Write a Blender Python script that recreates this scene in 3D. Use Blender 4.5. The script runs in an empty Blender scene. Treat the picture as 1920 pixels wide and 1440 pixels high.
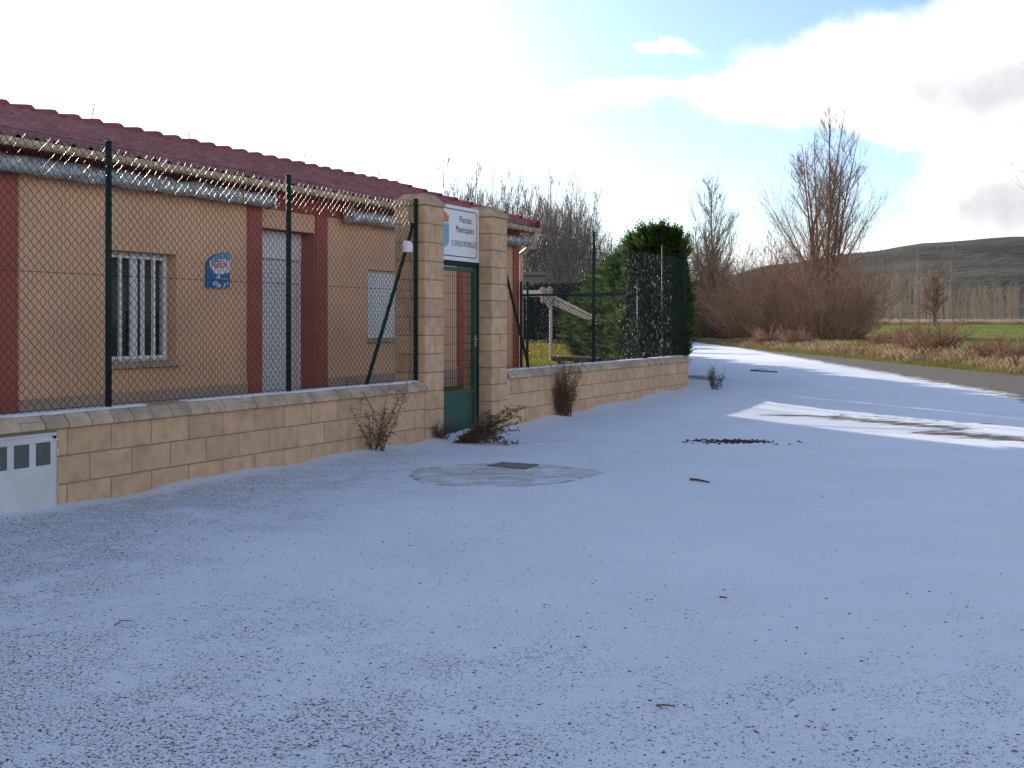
import bpy, math, random
import numpy as np
from mathutils import Vector, Matrix
R = math.radians
rnd = random.Random(7)
C = bpy.context.scene
COL = C.collection

# ------------------------------------------------------------------ camera
F = 2080.0                      # focal length in photograph pixels (1920 wide)
CAMZ = 1.30
cam = bpy.data.cameras.new('camera'); camo = bpy.data.objects.new('camera', cam); COL.objects.link(camo)
camo.location = (0, 0, CAMZ); camo.rotation_euler = (R(90), 0, 0)
cam.sensor_width = 36; cam.lens = F/1920*36; cam.shift_y = -113/1920
cam.clip_start = .05; cam.clip_end = 9000
C.camera = camo

# ------------------------------------------------------------------ light
SUN_AZ = Vector((-.505, .863, 0)).normalized()      # towards the sun, on the ground
SUN_EL = R(15.5)
sd = (SUN_AZ*math.cos(SUN_EL) + Vector((0, 0, math.sin(SUN_EL)))).normalized()
sl = bpy.data.lights.new('sun', 'SUN'); slo = bpy.data.objects.new('sun', sl); COL.objects.link(slo)
sl.energy = 5.0; sl.angle = R(.5); sl.color = (1, .9, .76)
slo.rotation_euler = (-sd).to_track_quat('-Z', 'Y').to_euler(); slo.location = (0, 0, 40)
SKY_ROT = math.atan2(SUN_AZ.x, SUN_AZ.y)
C.view_settings.view_transform = 'Standard'; C.view_settings.look = 'None'
C.view_settings.exposure = 0.82; C.view_settings.gamma = 1
C.cycles.max_bounces = 6; C.cycles.diffuse_bounces = 3; C.cycles.transparent_max_bounces = 4

# ------------------------------------------------------------------ node helper
class NT:
    def __init__(s, tree): s.t = tree; s.l = tree.links.new
    def n(s, typ, **kw):
        x = s.t.nodes.new(typ)
        for k, v in kw.items():
            if k.startswith('_'): setattr(x, k[1:], v)
        for k, v in kw.items():
            if not k.startswith('_'):
                key = int(k[1:]) if k[0] == 'i' and k[1:].isdigit() else k.replace('__', ' ')
                s.put(x.inputs[key], v)
        return x
    def put(s, sock, v):
        if isinstance(v, bpy.types.NodeSocket): s.l(v, sock)
        elif isinstance(v, bpy.types.Node): s.l(v.outputs[0], sock)
        else:
            if isinstance(v, (tuple, list)) and len(v) == 3 and sock.type == 'RGBA': v = (*v, 1)
            sock.default_value = v
    def m(s, op, a, b=None, c=None, clamp=False):
        x = s.t.nodes.new('ShaderNodeMath'); x.operation = op; x.use_clamp = clamp
        s.put(x.inputs[0], a)
        if b is not None: s.put(x.inputs[1], b)
        if c is not None: s.put(x.inputs[2], c)
        return x.outputs[0]
    def add(s, a, b): return s.m('ADD', a, b)
    def sub(s, a, b): return s.m('SUBTRACT', a, b)
    def mul(s, a, b): return s.m('MULTIPLY', a, b)
    def mx(s, a, b): return s.m('MAXIMUM', a, b)
    def ss(s, x, a, b, lo=0., hi=1.):           # smoothstep map
        y = s.t.nodes.new('ShaderNodeMapRange'); y.interpolation_type = 'SMOOTHSTEP'
        s.put(y.inputs[0], x); s.put(y.inputs[1], a); s.put(y.inputs[2], b); s.put(y.inputs[3], lo); s.put(y.inputs[4], hi)
        return y.outputs[0]
    def mix(s, f, a, b, typ='MIX'):
        x = s.t.nodes.new('ShaderNodeMix'); x.data_type = 'RGBA'; x.blend_type = typ
        s.put(x.inputs[0], f); s.put(x.inputs[6], a); s.put(x.inputs[7], b)
        return x.outputs[2]
    def noise(s, vec, scale, detail=3, rough=.55, dist=0):
        x = s.n('ShaderNodeTexNoise'); s.put(x.inputs['Scale'], scale); s.put(x.inputs['Detail'], detail)
        s.put(x.inputs['Roughness'], rough); s.put(x.inputs['Distortion'], dist)
        if vec is not None: s.put(x.inputs['Vector'], vec)
        return x.outputs[0]
    def scalev(s, vec, v):
        x = s.n('ShaderNodeVectorMath', _operation='MULTIPLY'); s.put(x.inputs[0], vec); x.inputs[1].default_value = v
        return x.outputs[0]

# ------------------------------------------------------------------ world: sky with clouds (all in directions)
W_ = bpy.data.worlds.new('World'); C.world = W_; W_.use_nodes = True
wt = W_.node_tree; wt.nodes.clear(); w = NT(wt)
sky = w.n('ShaderNodeTexSky', _sky_type='NISHITA', _sun_disc=False, _sun_elevation=SUN_EL, _sun_rotation=SKY_ROT,
          _altitude=850, _air_density=1.0, _dust_density=.6, _ozone_density=1.2)
dirv = w.n('ShaderNodeTexCoord').outputs['Generated']
sx = w.n('ShaderNodeSeparateXYZ', i0=dirv)
dx, dy, dz = sx.outputs
ysafe = w.mx(dy, .05)
ns = w.n('ShaderNodeTexNoise', Scale=7.0, Detail=6.0, Roughness=.6, Vector=dirv)
nsx = w.n('ShaderNodeSeparateXYZ', i0=ns.outputs[1])
ca = w.add(w.m('DIVIDE', dx, ysafe), w.mul(w.sub(nsx.outputs[0], .5), .10))
cb = w.add(w.m('DIVIDE', dz, ysafe), w.mul(w.sub(nsx.outputs[1], .5), .07))
def blobs(lst):
    tot = None
    for px, py, rx, ry, amp in lst:
        a0, b0 = (px-960)/F, (607-py)/F
        u = w.m('DIVIDE', w.sub(ca, a0), rx/F); v = w.m('DIVIDE', w.sub(cb, b0), ry/F)
        e = w.mul(w.m('EXPONENT', w.mul(w.add(w.mul(u, u), w.mul(v, v)), -1.0)), amp)
        tot = e if tot is None else w.add(tot, e)
    return tot
cl = blobs([(1420, 195, 130, 45, .8), (1560, 150, 170, 75, 1.), (1740, 140, 210, 100, 1.), (1930, 110, 180, 110, 1.), (1700, 225, 190, 38, .7),
            (2100, 200, 200, 200, 1.), (1860, 360, 120, 75, 1.), (1960, 330, 150, 120, 1.), (1760, 370, 60, 26, .6), (1250, 104, 80, 16, .7),
            (1150, 185, 130, 26, .6), (1500, 505, 260, 60, .55), (1780, 465, 230, 55, .8), (700, 60, 300, 120, .6), (1010, 380, 360, 140, .45)])
gr = blobs([(1760, 175, 210, 75, .6), (1930, 130, 170, 95, .55), (1880, 395, 130, 75, .6), (1990, 400, 150, 90, .6)])
fine = w.add(w.mul(w.noise(dirv, 14, 6, .62), .75), w.mul(w.noise(dirv, 45, 5, .65), .25))
mask = w.ss(w.add(cl, w.mul(w.sub(fine, .5), 1.0)), .26, .86)
front = w.ss(dy, .05, .2)
mask = w.mul(mask, front)
sdot = w.n('ShaderNodeVectorMath', _operation='DOT_PRODUCT', i0=dirv); sdot.inputs[1].default_value = sd
sdv = w.mx(sdot.outputs['Value'], 0)
CLOUD = (6.6, 6.6, 6.7); CLOUDG = (3.15, 3.2, 3.35)
ccol = w.mix(w.mul(w.ss(w.add(gr, w.mul(w.sub(fine, .5), 1.1)), .0, 1.1), .95), CLOUD, CLOUDG)
skyc = w.mix(1.0, sky.outputs[0], (.82, .87, 1.0), 'MULTIPLY')
c1 = w.mix(mask, skyc, ccol)
# unseen cloud bank added behind the camera to brighten the shaded walls
bk = w.ss(w.add(w.noise(w.scalev(dirv, (1., 1., 2.2)), 2.6, 6, .6), w.mul(w.ss(dz, .0, .75, 1., 0.), .16)), .53, .68)
bk = w.mul(w.mul(bk, w.ss(dy, .02, -.25)), w.ss(dz, -.02, .04))
c1 = w.mix(bk, c1, (7.4, 6.8, 6.1))
glow = w.add(w.mul(w.m('POWER', sdv, 16), 9.0), w.mul(w.m('POWER', sdv, 5), .8))
gcol = w.n('ShaderNodeCombineXYZ', i0=glow, i1=glow, i2=glow)
c2 = w.n('ShaderNodeVectorMath', _operation='ADD', i0=c1, i1=gcol.outputs[0])
bg = w.n('ShaderNodeBackground', Color=c2.outputs[0], Strength=.125)
wo = w.n('ShaderNodeOutputWorld', Surface=bg.outputs[0])

# ------------------------------------------------------------------ materials
def mat(name):
    m = bpy.data.materials.new(name); m.use_nodes = True
    t = m.node_tree; t.nodes.clear(); n = NT(t)
    bs = n.n('ShaderNodeBsdfPrincipled'); o = n.n('ShaderNodeOutputMaterial', Surface=bs.outputs[0])
    return m, n, bs
def pos(n): return n.n('ShaderNodeNewGeometry').outputs['Position']
def bump(n, bs, h, strength=.5, dist=.01):
    b = n.n('ShaderNodeBump', Strength=strength, Distance=dist, Height=h); n.l(b.outputs[0], bs.inputs['Normal'])
def simple(name, col, rough=.6, metal=0., var=.25, scale=6., bs_=.3, bscale=60., bdist=.004, tint=0., spec=.5):
    m, n, bs = mat(name); p = pos(n)
    nz = n.noise(p, scale, 4)
    f = n.add(1-var*.5, n.mul(n.sub(nz, .5), var*2.2))
    if tint:
        at = n.n('ShaderNodeAttribute', _attribute_name='tint')
        f = n.mul(f, n.add(1-tint*.5, n.mul(at.outputs['Fac'], tint)))
    cc = n.n('ShaderNodeVectorMath', _operation='SCALE'); cc.inputs[0].default_value = col; n.l(f, cc.inputs['Scale'])
    n.l(cc.outputs[0], bs.inputs['Base Color'])
    bs.inputs['Roughness'].default_value = rough; bs.inputs['Metallic'].default_value = metal
    bs.inputs['Specular IOR Level'].default_value = spec
    if bs_: bump(n, bs, n.noise(p, bscale, 4, .65), bs_, bdist)
    return m
def leafmat(name, c0, c1, scale, tint=.6, trans=.4, thr=(.35, .65), tt=(1.5, 1.5, .8)):     # thin leaves let the sun through
    m = bpy.data.materials.new(name); m.use_nodes = True; t = m.node_tree; t.nodes.clear(); n = NT(t); p = pos(n)
    f = n.ss(n.noise(p, scale, 4, .6), *thr); at = n.n('ShaderNodeAttribute', _attribute_name='tint')
    f = n.add(n.mul(f, 1-tint), n.mul(at.outputs['Fac'], tint)); c = n.mix(f, c0, c1)
    d = n.n('ShaderNodeBsdfDiffuse', Color=c); tr = n.n('ShaderNodeBsdfTranslucent', Color=n.mix(1., c, tt, 'MULTIPLY'))
    mx_ = n.n('ShaderNodeMixShader', i0=trans, i1=d.outputs[0], i2=tr.outputs[0]); n.n('ShaderNodeOutputMaterial', Surface=mx_.outputs[0])
    return m
def twocol(name, c0, c1, scale, rough=.8, tint=.0, bs_=.3, bscale=30., bdist=.01, thr=(.35, .65)):
    m, n, bs = mat(name); p = pos(n)
    f = n.ss(n.noise(p, scale, 5, .6), *thr)
    if tint:
        at = n.n('ShaderNodeAttribute', _attribute_name='tint')
        f = n.add(n.mul(f, 1-tint), n.mul(at.outputs['Fac'], tint))
    n.l(n.mix(f, c0, c1), bs.inputs['Base Color']); bs.inputs['Roughness'].default_value = rough
    bs.inputs['Specular IOR Level'].default_value = .25
    if bs_: bump(n, bs, n.noise(p, bscale, 5, .65), bs_, bdist)
    return m
M = {}
M['block'] = simple('split_face_block', (.68, .455, .285), .9, 0, .30, 9, .9, 55, .012, .16, .2)
M['mortar'] = simple('mortar', (.30, .26, .22), .95, 0, .3, 12, .4, 80)
M['coping'] = simple('coping_concrete', (.58, .45, .325), .9, 0, .45, 7, .6, 60, .006, .3, .2)
M['capstone'] = simple('pillar_cap_stone', (.60, .44, .30), .9, 0, .45, 7, .6, 60, .006, .3, .2)
M['plaster'] = simple('ochre_plaster', (.85, .525, .335), .9, 0, .24, 1.1, .35, 90, .004, 0, .2)
M['redpaint'] = simple('red_paint', (.44, .135, .105), .8, 0, .2, 3, .3, 90, .003, 0, .2)
M['soffit'] = simple('dark_red_board', (.42, .075, .06), .8, 0, .3, 5)
M['plinth'] = twocol('stone_plinth', (.52, .34, .24), (.48, .385, .32), 9, .9, 0, .6, 20, .02)
M['tile'] = simple('roof_tile', (.36, .145, .145), .5, 0, .5, 3, .3, 50, .004, .22, .5)
M['ridge'] = simple('ridge_tile', (.36, .075, .06), .6, 0, .35, 5, .3, 50, .004, .3)
M['white'] = simple('white_paint', (.82, .82, .82), .5, 0, .12, 5, .1)
M['shutter'] = simple('white_shutter', (.80, .80, .80), .5, 0, .1, 3, .1)
M['gutter'] = simple('beige_gutter', (.70, .58, .40), .5, 0, .15, 4, .1)
M['green'] = simple('dark_green_metal', (.010, .034, .029), .6, 0, .25, 20, .1, spec=.15)
M['gategreen'] = simple('green_gate_paint', (.018, .085, .065), .5, 0, .3, 5, .1)
M['wire'] = simple('coated_wire', (.014, .022, .02), .52, .0, 0, 5, 0, spec=.5)
M['silver'] = simple('silver_awning_cover', (.66, .72, .79), .36, .35, .5, 8, 1., 18, .03)
M['cabinet'] = simple('grey_white_cabinet', (.62, .64, .64), .5, 0, .2, 4, .15, 60, .003)
M['vent'] = simple('dark_vent', (.12, .13, .12), .7, 0, .3, 30)
M['dark'] = simple('dark_interior', (.015, .017, .02), .25, 0, .2, 3, 0)
M['glass'] = simple('window_glass', (.02, .028, .03), .08, 0, .2, 2, 0)
M['black'] = simple('black_letter', (.025, .025, .03), .6, 0, 0, 5, 0)
M['navy'] = simple('dark_border', (.05, .055, .075), .6, 0, 0, 5, 0)
M['signwhite'] = simple('sign_white', (.78, .78, .80), .35, 0, .05, 3, 0)
M['blue'] = simple('sign_blue', (.03, .16, .42), .35, 0, .15, 9, 0)
M['lightblue'] = simple('sign_light_blue', (.16, .42, .66), .35, 0, .3, 14, 0)
M['paleblue'] = simple('sign_pale_blue', (.50, .66, .80), .35, 0, .2, 14, 0)
M['redletter'] = simple('red_letter', (.55, .03, .035), .4, 0, 0, 5, 0)
M['orange'] = simple('emblem_orange', (.62, .22, .07), .5, 0, .2, 20, 0)
M['bark'] = simple('pale_brown_bark', (.33, .21, .15), .9, 0, .5, 3, 0, 30, .01, .3, .15)
M['barkgrey'] = simple('grey_bark', (.27, .23, .195), .9, 0, .5, 3, 0, 30, .01, .3, .15)
M['twig'] = simple('bare_twig', (.32, .215, .165), .9, 0, .4, 3, 0, 30, .01, .5, .15)
M['twiggrey'] = simple('bare_grey_twig', (.34, .285, .24), .9, 0, .4, 3, 0, 30, .01, .5, .15)
M['shrub'] = simple('red_brown_twig', (.45, .285, .195), .9, 0, .5, 1.2, 0, 30, .01, .6, .15)
M['weed'] = simple('dry_weed', (.17, .11, .072), .9, 0, .5, 8, 0, 30, .01, .6, .15)
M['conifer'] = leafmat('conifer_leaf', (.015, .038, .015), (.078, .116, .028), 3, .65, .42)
M['hedge'] = twocol('hedge_leaf', (.010, .020, .010), (.022, .04, .016), 3, .8, .6, 0)
M['straw'] = leafmat('dry_grass', (.15, .092, .058), (.37, .31, .215), .6, .8, .3, tt=(1.15, 1.1, .95))
M['greengrass'] = leafmat('green_grass', (.085, .115, .025), (.19, .21, .06), .6, .5, .35, tt=(1.3, 1.3, .8))
M['lawnblade'] = leafmat('lawn_blade', (.13, .14, .025), (.34, .31, .085), 1.2, .5, .4, tt=(1.3, 1.25, .9))
M['lawn'] = twocol('lawn_turf', (.10, .10, .018), (.24, .21, .04), 1.2, .95, 0, .8, 25, .06)
M['field'] = twocol('crop_field', (.115, .16, .034), (.20, .215, .075), .12, .95, 0, .8, 12, .06)
M['field'].node_tree.nodes['Principled BSDF'].inputs['Specular IOR Level'].default_value = 0
M['earth'] = twocol('rough_ground', (.13, .085, .05), (.20, .16, .075), .5, .95, 0, .8, 6, .08)
M['hill'] = twocol('hill_scrub', (.014, .0138, .0105), (.066, .060, .040), .022, .95, 0, 1, .10, 5.0, (.36, .70))
M['reed'] = leafmat('reeds', (.26, .19, .14), (.58, .49, .38), .4, .6, .3, tt=(1.1, 1.1, 1.))
M['wood'] = simple('plantation_twigs', (.52, .44, .35), .95, 0, .4, .08, 0, 30, .01, .5, .1)
M['stone'] = simple('pebble', (.14, .12, .10), .9, 0, .6, 30, 0, 30, .01, .8)
M['leaf'] = simple('dead_leaf', (.055, .032, .028), .9, 0, .6, 30, 0, 30, .01, .8)
M['iron'] = simple('rusty_iron_plate', (.24, .21, .18), .7, .2, .5, 14, .4, 60)
M['snow'] = simple('thin_snow', (.80, .82, .85), .7, 0, .1, 4, .5, 40, .01)
M['darkwood'] = simple('dark_plank', (.035, .03, .027), .7, 0, .4, 10)
M['shedroof'] = simple('grey_shed', (.22, .22, .22), .8, 0, .2, 2)
M['chrome'] = simple('steel_handle', (.6, .6, .6), .3, .9, 0, 5, 0)
M['clothwhite'] = simple('white_canvas', (.72, .68, .6), .8, 0, .3, 20, .5, 20, .03)

# ------------------------------------------------------------------ mesh builder
class MB:
    def __init__(s): s.v = []; s.f = []; s.t = []
    def face(s, pts, t=.5):
        i = len(s.v); s.v.extend(tuple(p) for p in pts); s.f.append(tuple(range(i, i+len(pts)))); s.t.append(t)
    def hexa(s, p, t=.5):            # p: 8 points, bottom ring 0-3, top ring 4-7
        i = len(s.v); s.v.extend(tuple(q) for q in p)
        for q in ((3, 2, 1, 0), (4, 5, 6, 7), (0, 1, 5, 4), (1, 2, 6, 5), (2, 3, 7, 6), (3, 0, 4, 7)):
            s.f.append(tuple(i+k for k in q)); s.t.append(t)
    def box(s, x0, x1, y0, y1, z0, z1, t=.5, fn=None):
        p = [(x0, y0, z0), (x1, y0, z0), (x1, y1, z0), (x0, y1, z0), (x0, y0, z1), (x1, y0, z1), (x1, y1, z1), (x0, y1, z1)]
        s.hexa([fn(*q) for q in p] if fn else p, t)
    def bbox(s, x0, x1, y0, y1, z0, z1, b, t=.5, fn=None):   # box with chamfered edges
        i = len(s.v)
        c = [(x0, x1), (y0, y1), (z0, z1)]
        idx = {}
        for sx_ in (0, 1):
            for sy_ in (0, 1):
                for sz_ in (0, 1):
                    for ax in range(3):
                        q = []
                        for k, si in enumerate((sx_, sy_, sz_)):
                            val = c[k][si]
                            if k != ax: val += b if si == 0 else -b
                            q.append(val)
                        idx[(sx_, sy_, sz_, ax)] = len(s.v)
                        s.v.append(tuple(fn(*q)) if fn else tuple(q))
        def add(l): s.f.append(tuple(l)); s.t.append(t)
        for ax in range(3):
            o = [k for k in range(3) if k != ax]
            for si in (0, 1):
                l = []
                for a, b_ in ((0, 0), (1, 0), (1, 1), (0, 1)):
                    k = [0, 0, 0]; k[ax] = si; k[o[0]] = a; k[o[1]] = b_; l.append(idx[(*k, ax)])
                add(l)
        for ax in range(3):          # edge strips along ax
            o = [k for k in range(3) if k != ax]
            for a in (0, 1):
                for b_ in (0, 1):
                    k0 = [0, 0, 0]; k0[o[0]] = a; k0[o[1]] = b_; k1 = list(k0); k1[ax] = 1
                    add([idx[(*k0, o[0])], idx[(*k1, o[0])], idx[(*k1, o[1])], idx[(*k0, o[1])]])
        for a in (0, 1):
            for b_ in (0, 1):
                for c_ in (0, 1): add([idx[(a, b_, c_, 0)], idx[(a, b_, c_, 1)], idx[(a, b_, c_, 2)]])
    def tube(s, pts, rad, sides=4, t=.5, cap=True):
        pts = [Vector(p) for p in pts]; n = len(pts)
        if not hasattr(rad, '__len__'): rad = [rad]*n
        i0 = len(s.v); ref = None
        for k in range(n):
            d = (pts[min(k+1, n-1)]-pts[max(k-1, 0)])
            if d.length < 1e-9: d = Vector((0, 0, 1))
            d.normalize()
            if ref is None:
                ref = Vector((0, 0, 1)) if abs(d.z) < .9 else Vector((1, 0, 0))
            a = d.cross(ref)
            if a.length < 1e-5: a = d.orthogonal()
            a.normalize(); b = d.cross(a); ref = a.cross(d) if False else ref
            for j in range(sides):
                an = 2*math.pi*j/sides
                q = pts[k] + (a*math.cos(an)+b*math.sin(an))*rad[k]
                s.v.append((q.x, q.y, q.z))
        for k in range(n-1):
            for j in range(sides):
                j2 = (j+1) % sides
                s.f.append((i0+k*sides+j, i0+k*sides+j2, i0+(k+1)*sides+j2, i0+(k+1)*sides+j)); s.t.append(t)
        if cap and sides > 3:
            s.f.append(tuple(i0+j for j in range(sides))[::-1]); s.t.append(t)
            s.f.append(tuple(i0+(n-1)*sides+j for j in range(sides))); s.t.append(t)
    def prism(s, poly, fn0, fn1, t=.5):    # poly of 2d points mapped by two functions
        a = [fn0(*p) for p in poly]; b = [fn1(*p) for p in poly]; n = len(poly)
        s.face(a[::-1], t); s.face(b, t)
        for k in range(n): s.face([a[k], a[(k+1) % n], b[(k+1) % n], b[k]], t)
    def blob(s, c, r, t=.5, seed=0):
        q = random.Random(seed); i = len(s.v)
        P = [(1, 0, 0), (0, 1, 0), (-1, 0, 0), (0, -1, 0), (0, 0, 1), (0, 0, -1)]
        for p in P:
            k = q.uniform(.75, 1.25); s.v.append(tuple(c[j]+p[j]*r[j]*k for j in range(3)))
        for f in ((0, 1, 4), (1, 2, 4), (2, 3, 4), (3, 0, 4), (1, 0, 5), (2, 1, 5), (3, 2, 5), (0, 3, 5)):
            s.f.append(tuple(i+k for k in f)); s.t.append(t)
    def build(s, name, material, parent=None, smooth=False):
        off = Vector((0, 0, 0)); p = parent
        while p is not None: off += p.location; p = p.parent
        me = bpy.data.meshes.new(name)
        me.from_pydata([(a-off.x, b-off.y, c-off.z) for a, b, c in s.v], [], s.f)
        at = me.attributes.new('tint', 'FLOAT', 'FACE'); at.data.foreach_set('value', s.t)
        me.materials.append(M[material] if isinstance(material, str) else material)
        if smooth: me.polygons.foreach_set('use_smooth', [True]*len(me.polygons))
        me.update()
        o = bpy.data.objects.new(name, me); COL.objects.link(o)
        if parent is not None: o.parent = parent
        return o
def tag(o, label=None, cat=None, group=None, kind=None):
    if label: o['label'] = label
    if cat: o['category'] = cat
    if group: o['group'] = group
    if kind: o['kind'] = kind
    return o
def thing(name, loc, label, cat, group=None):
    o = bpy.data.objects.new(name, None); COL.objects.link(o); o.location = loc; o.empty_display_size = .2
    return tag(o, label, cat, group)
def copy_tree(o, parent=None):
    c = o.copy(); COL.objects.link(c)
    if parent is not None: c.parent = parent
    for ch in list(o.children): copy_tree(ch, c)
    return c
def text_mesh(name, body, fn, size, material, parent, sx_=1.0, align='CENTER', off=0., shear=0.):
    cu = bpy.data.curves.new('lettering', 'FONT'); cu.body = body; cu.size = 1; cu.align_x = align; cu.offset = off; cu.shear = shear
    cu.extrude = 0; cu.resolution_u = 3
    to = bpy.data.objects.new('lettering', cu); COL.objects.link(to)
    bpy.context.view_layer.update()
    me = bpy.data.meshes.new_from_object(to.evaluated_get(bpy.context.evaluated_depsgraph_get()))
    vs = [v.co.copy() for v in me.vertices]; fs = [tuple(p.vertices) for p in me.polygons]
    bpy.data.objects.remove(to); bpy.data.curves.remove(cu); bpy.data.meshes.remove(me)
    b = MB(); b.v = [tuple(fn(v.x*size*sx_, v.y*size)) for v in vs]; b.f = fs; b.t = [.5]*len(fs)
    return b.build(name, material, parent)

# ------------------------------------------------------------------ the wall frame: s along the wall, d behind it
XV = 2030.0
PHI = math.atan2(XV-960, F)
U = Vector((math.sin(PHI), math.cos(PHI), 0)); NB = Vector((-math.cos(PHI), math.sin(PHI), 0))
P0 = Vector(((205-960)/F*8.2, 8.2, 0))
def W(s, d, z): 
    p = P0 + U*s + NB*d
    return (p.x, p.y, z)
def S(px, d=0.):                 # distance along the wall of an image column, on the plane d
    k = (px-960)/F
    return (k*(P0.y+NB.y*d) - P0.x - NB.x*d)/(U.x-k*U.y)
def Z(px, py, d=0.):
    s = S(px, d); y = P0.y+U.y*s+NB.y*d
    return CAMZ+(607-py)/F*y
def sstep(a, b, x):
    t = min(1, max(0, (x-a)/(b-a))); return t*t*(3-2*t)
def ground(x, y):
    z = .11*sstep(13, 21, y)*(1-.6*sstep(30, 80, y))
    z += .34*sstep(11.6, 14.2, x)*sstep(6, 14, y)*(1-.35*sstep(60, 110, y))
    z += 1.0*sstep(90, 300, y)
    return z
def G(px, py, zoff=0.):          # ground point under an image position
    y = 10.
    for _ in range(30):
        zz = ground((px-960)/F*y, y); y = (CAMZ-zz)*F/max(py-607, 1)
    return Vector(((px-960)/F*y, y, ground((px-960)/F*y, y)+zoff))

# ------------------------------------------------------------------ ground, field, hill, road, lawn
def grid(xs, ys, zf):
    b = MB(); nx = len(xs)
    for y in ys:
        for x in xs: b.v.append((x, y, zf(x, y)))
    for j in range(len(ys)-1):
        for i in range(nx-1):
            b.f.append((j*nx+i, j*nx+i+1, (j+1)*nx+i+1, (j+1)*nx+i)); b.t.append(.5)
    return b
xs = [-4000, -2000, -900, -400, -200, -100, -50] + [-40+2*i for i in range(61)] + [100, 150, 250, 400, 900, 2000, 4000]
ys = [-3000, -1000, -300, -100, -40] + [-20+2*i for i in range(75)] + [140, 160, 180, 200, 230, 260, 300, 360, 450, 700, 1500, 4000]
tag(grid(xs, ys, lambda x, y: ground(x, y)-.05).build('ground', 'earth', None, True), kind='structure')
fx = [14.2+1.5*i for i in range(20)] + [46, 52, 60, 75, 100, 150, 220, 300]
fy = [27+3.5*i for i in range(20)] + [100, 110, 125, 140, 160, 180, 200, 225, 252]
tag(grid(fx, fy, lambda x, y: ground(x, y)+.03).build('field', 'field', None, True), kind='structure')

hb = MB(); ks = [-.35+.02*i for i in range(70)]; nr = 44
HP = [(-.4, 20), (0, 30), (.15, 60), (.25, 105), (.31, 127), (.38, 143), (.46, 153), (.6, 170), (1.1, 150)]
def hprof(k):
    for (a, va), (b_, vb) in zip(HP, HP[1:]):
        if a <= k <= b_: return va+(vb-va)*sstep(0, 1, (k-a)/(b_-a))
    return HP[0][1] if k < HP[0][0] else HP[-1][1]
hr = random.Random(3)
ph = [(hr.uniform(0, 6), hr.uniform(.01, .03), hr.uniform(.01, .03)) for _ in range(6)]
for k in ks:
    for i in range(nr):
        t = i/(nr-1); Y = 380+t*700
        top = hprof(k)*1080/F
        e = sstep(0, 1, t**.85)
        terr = 1.1*math.sin(t*21+k*7+2*math.sin(k*11))*(1-t)*sstep(.2, .8, .5+.5*math.sin(k*13+t*5))
        z = 1.5 + e*top + (terr + sum(math.sin(p+Y*a+k*900*b_) for p, a, b_ in ph)*.5)*sstep(0, .2, t)*(1 if t < .999 else .3)
        hb.v.append((k*Y, Y, z))
for a in range(len(ks)-1):
    for i in range(nr-1):
        q = a*nr+i; hb.f.append((q, q+nr, q+nr+1, q+1)); hb.t.append(.5)
tag(hb.build('hill', 'hill', None, True), kind='structure')

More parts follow.
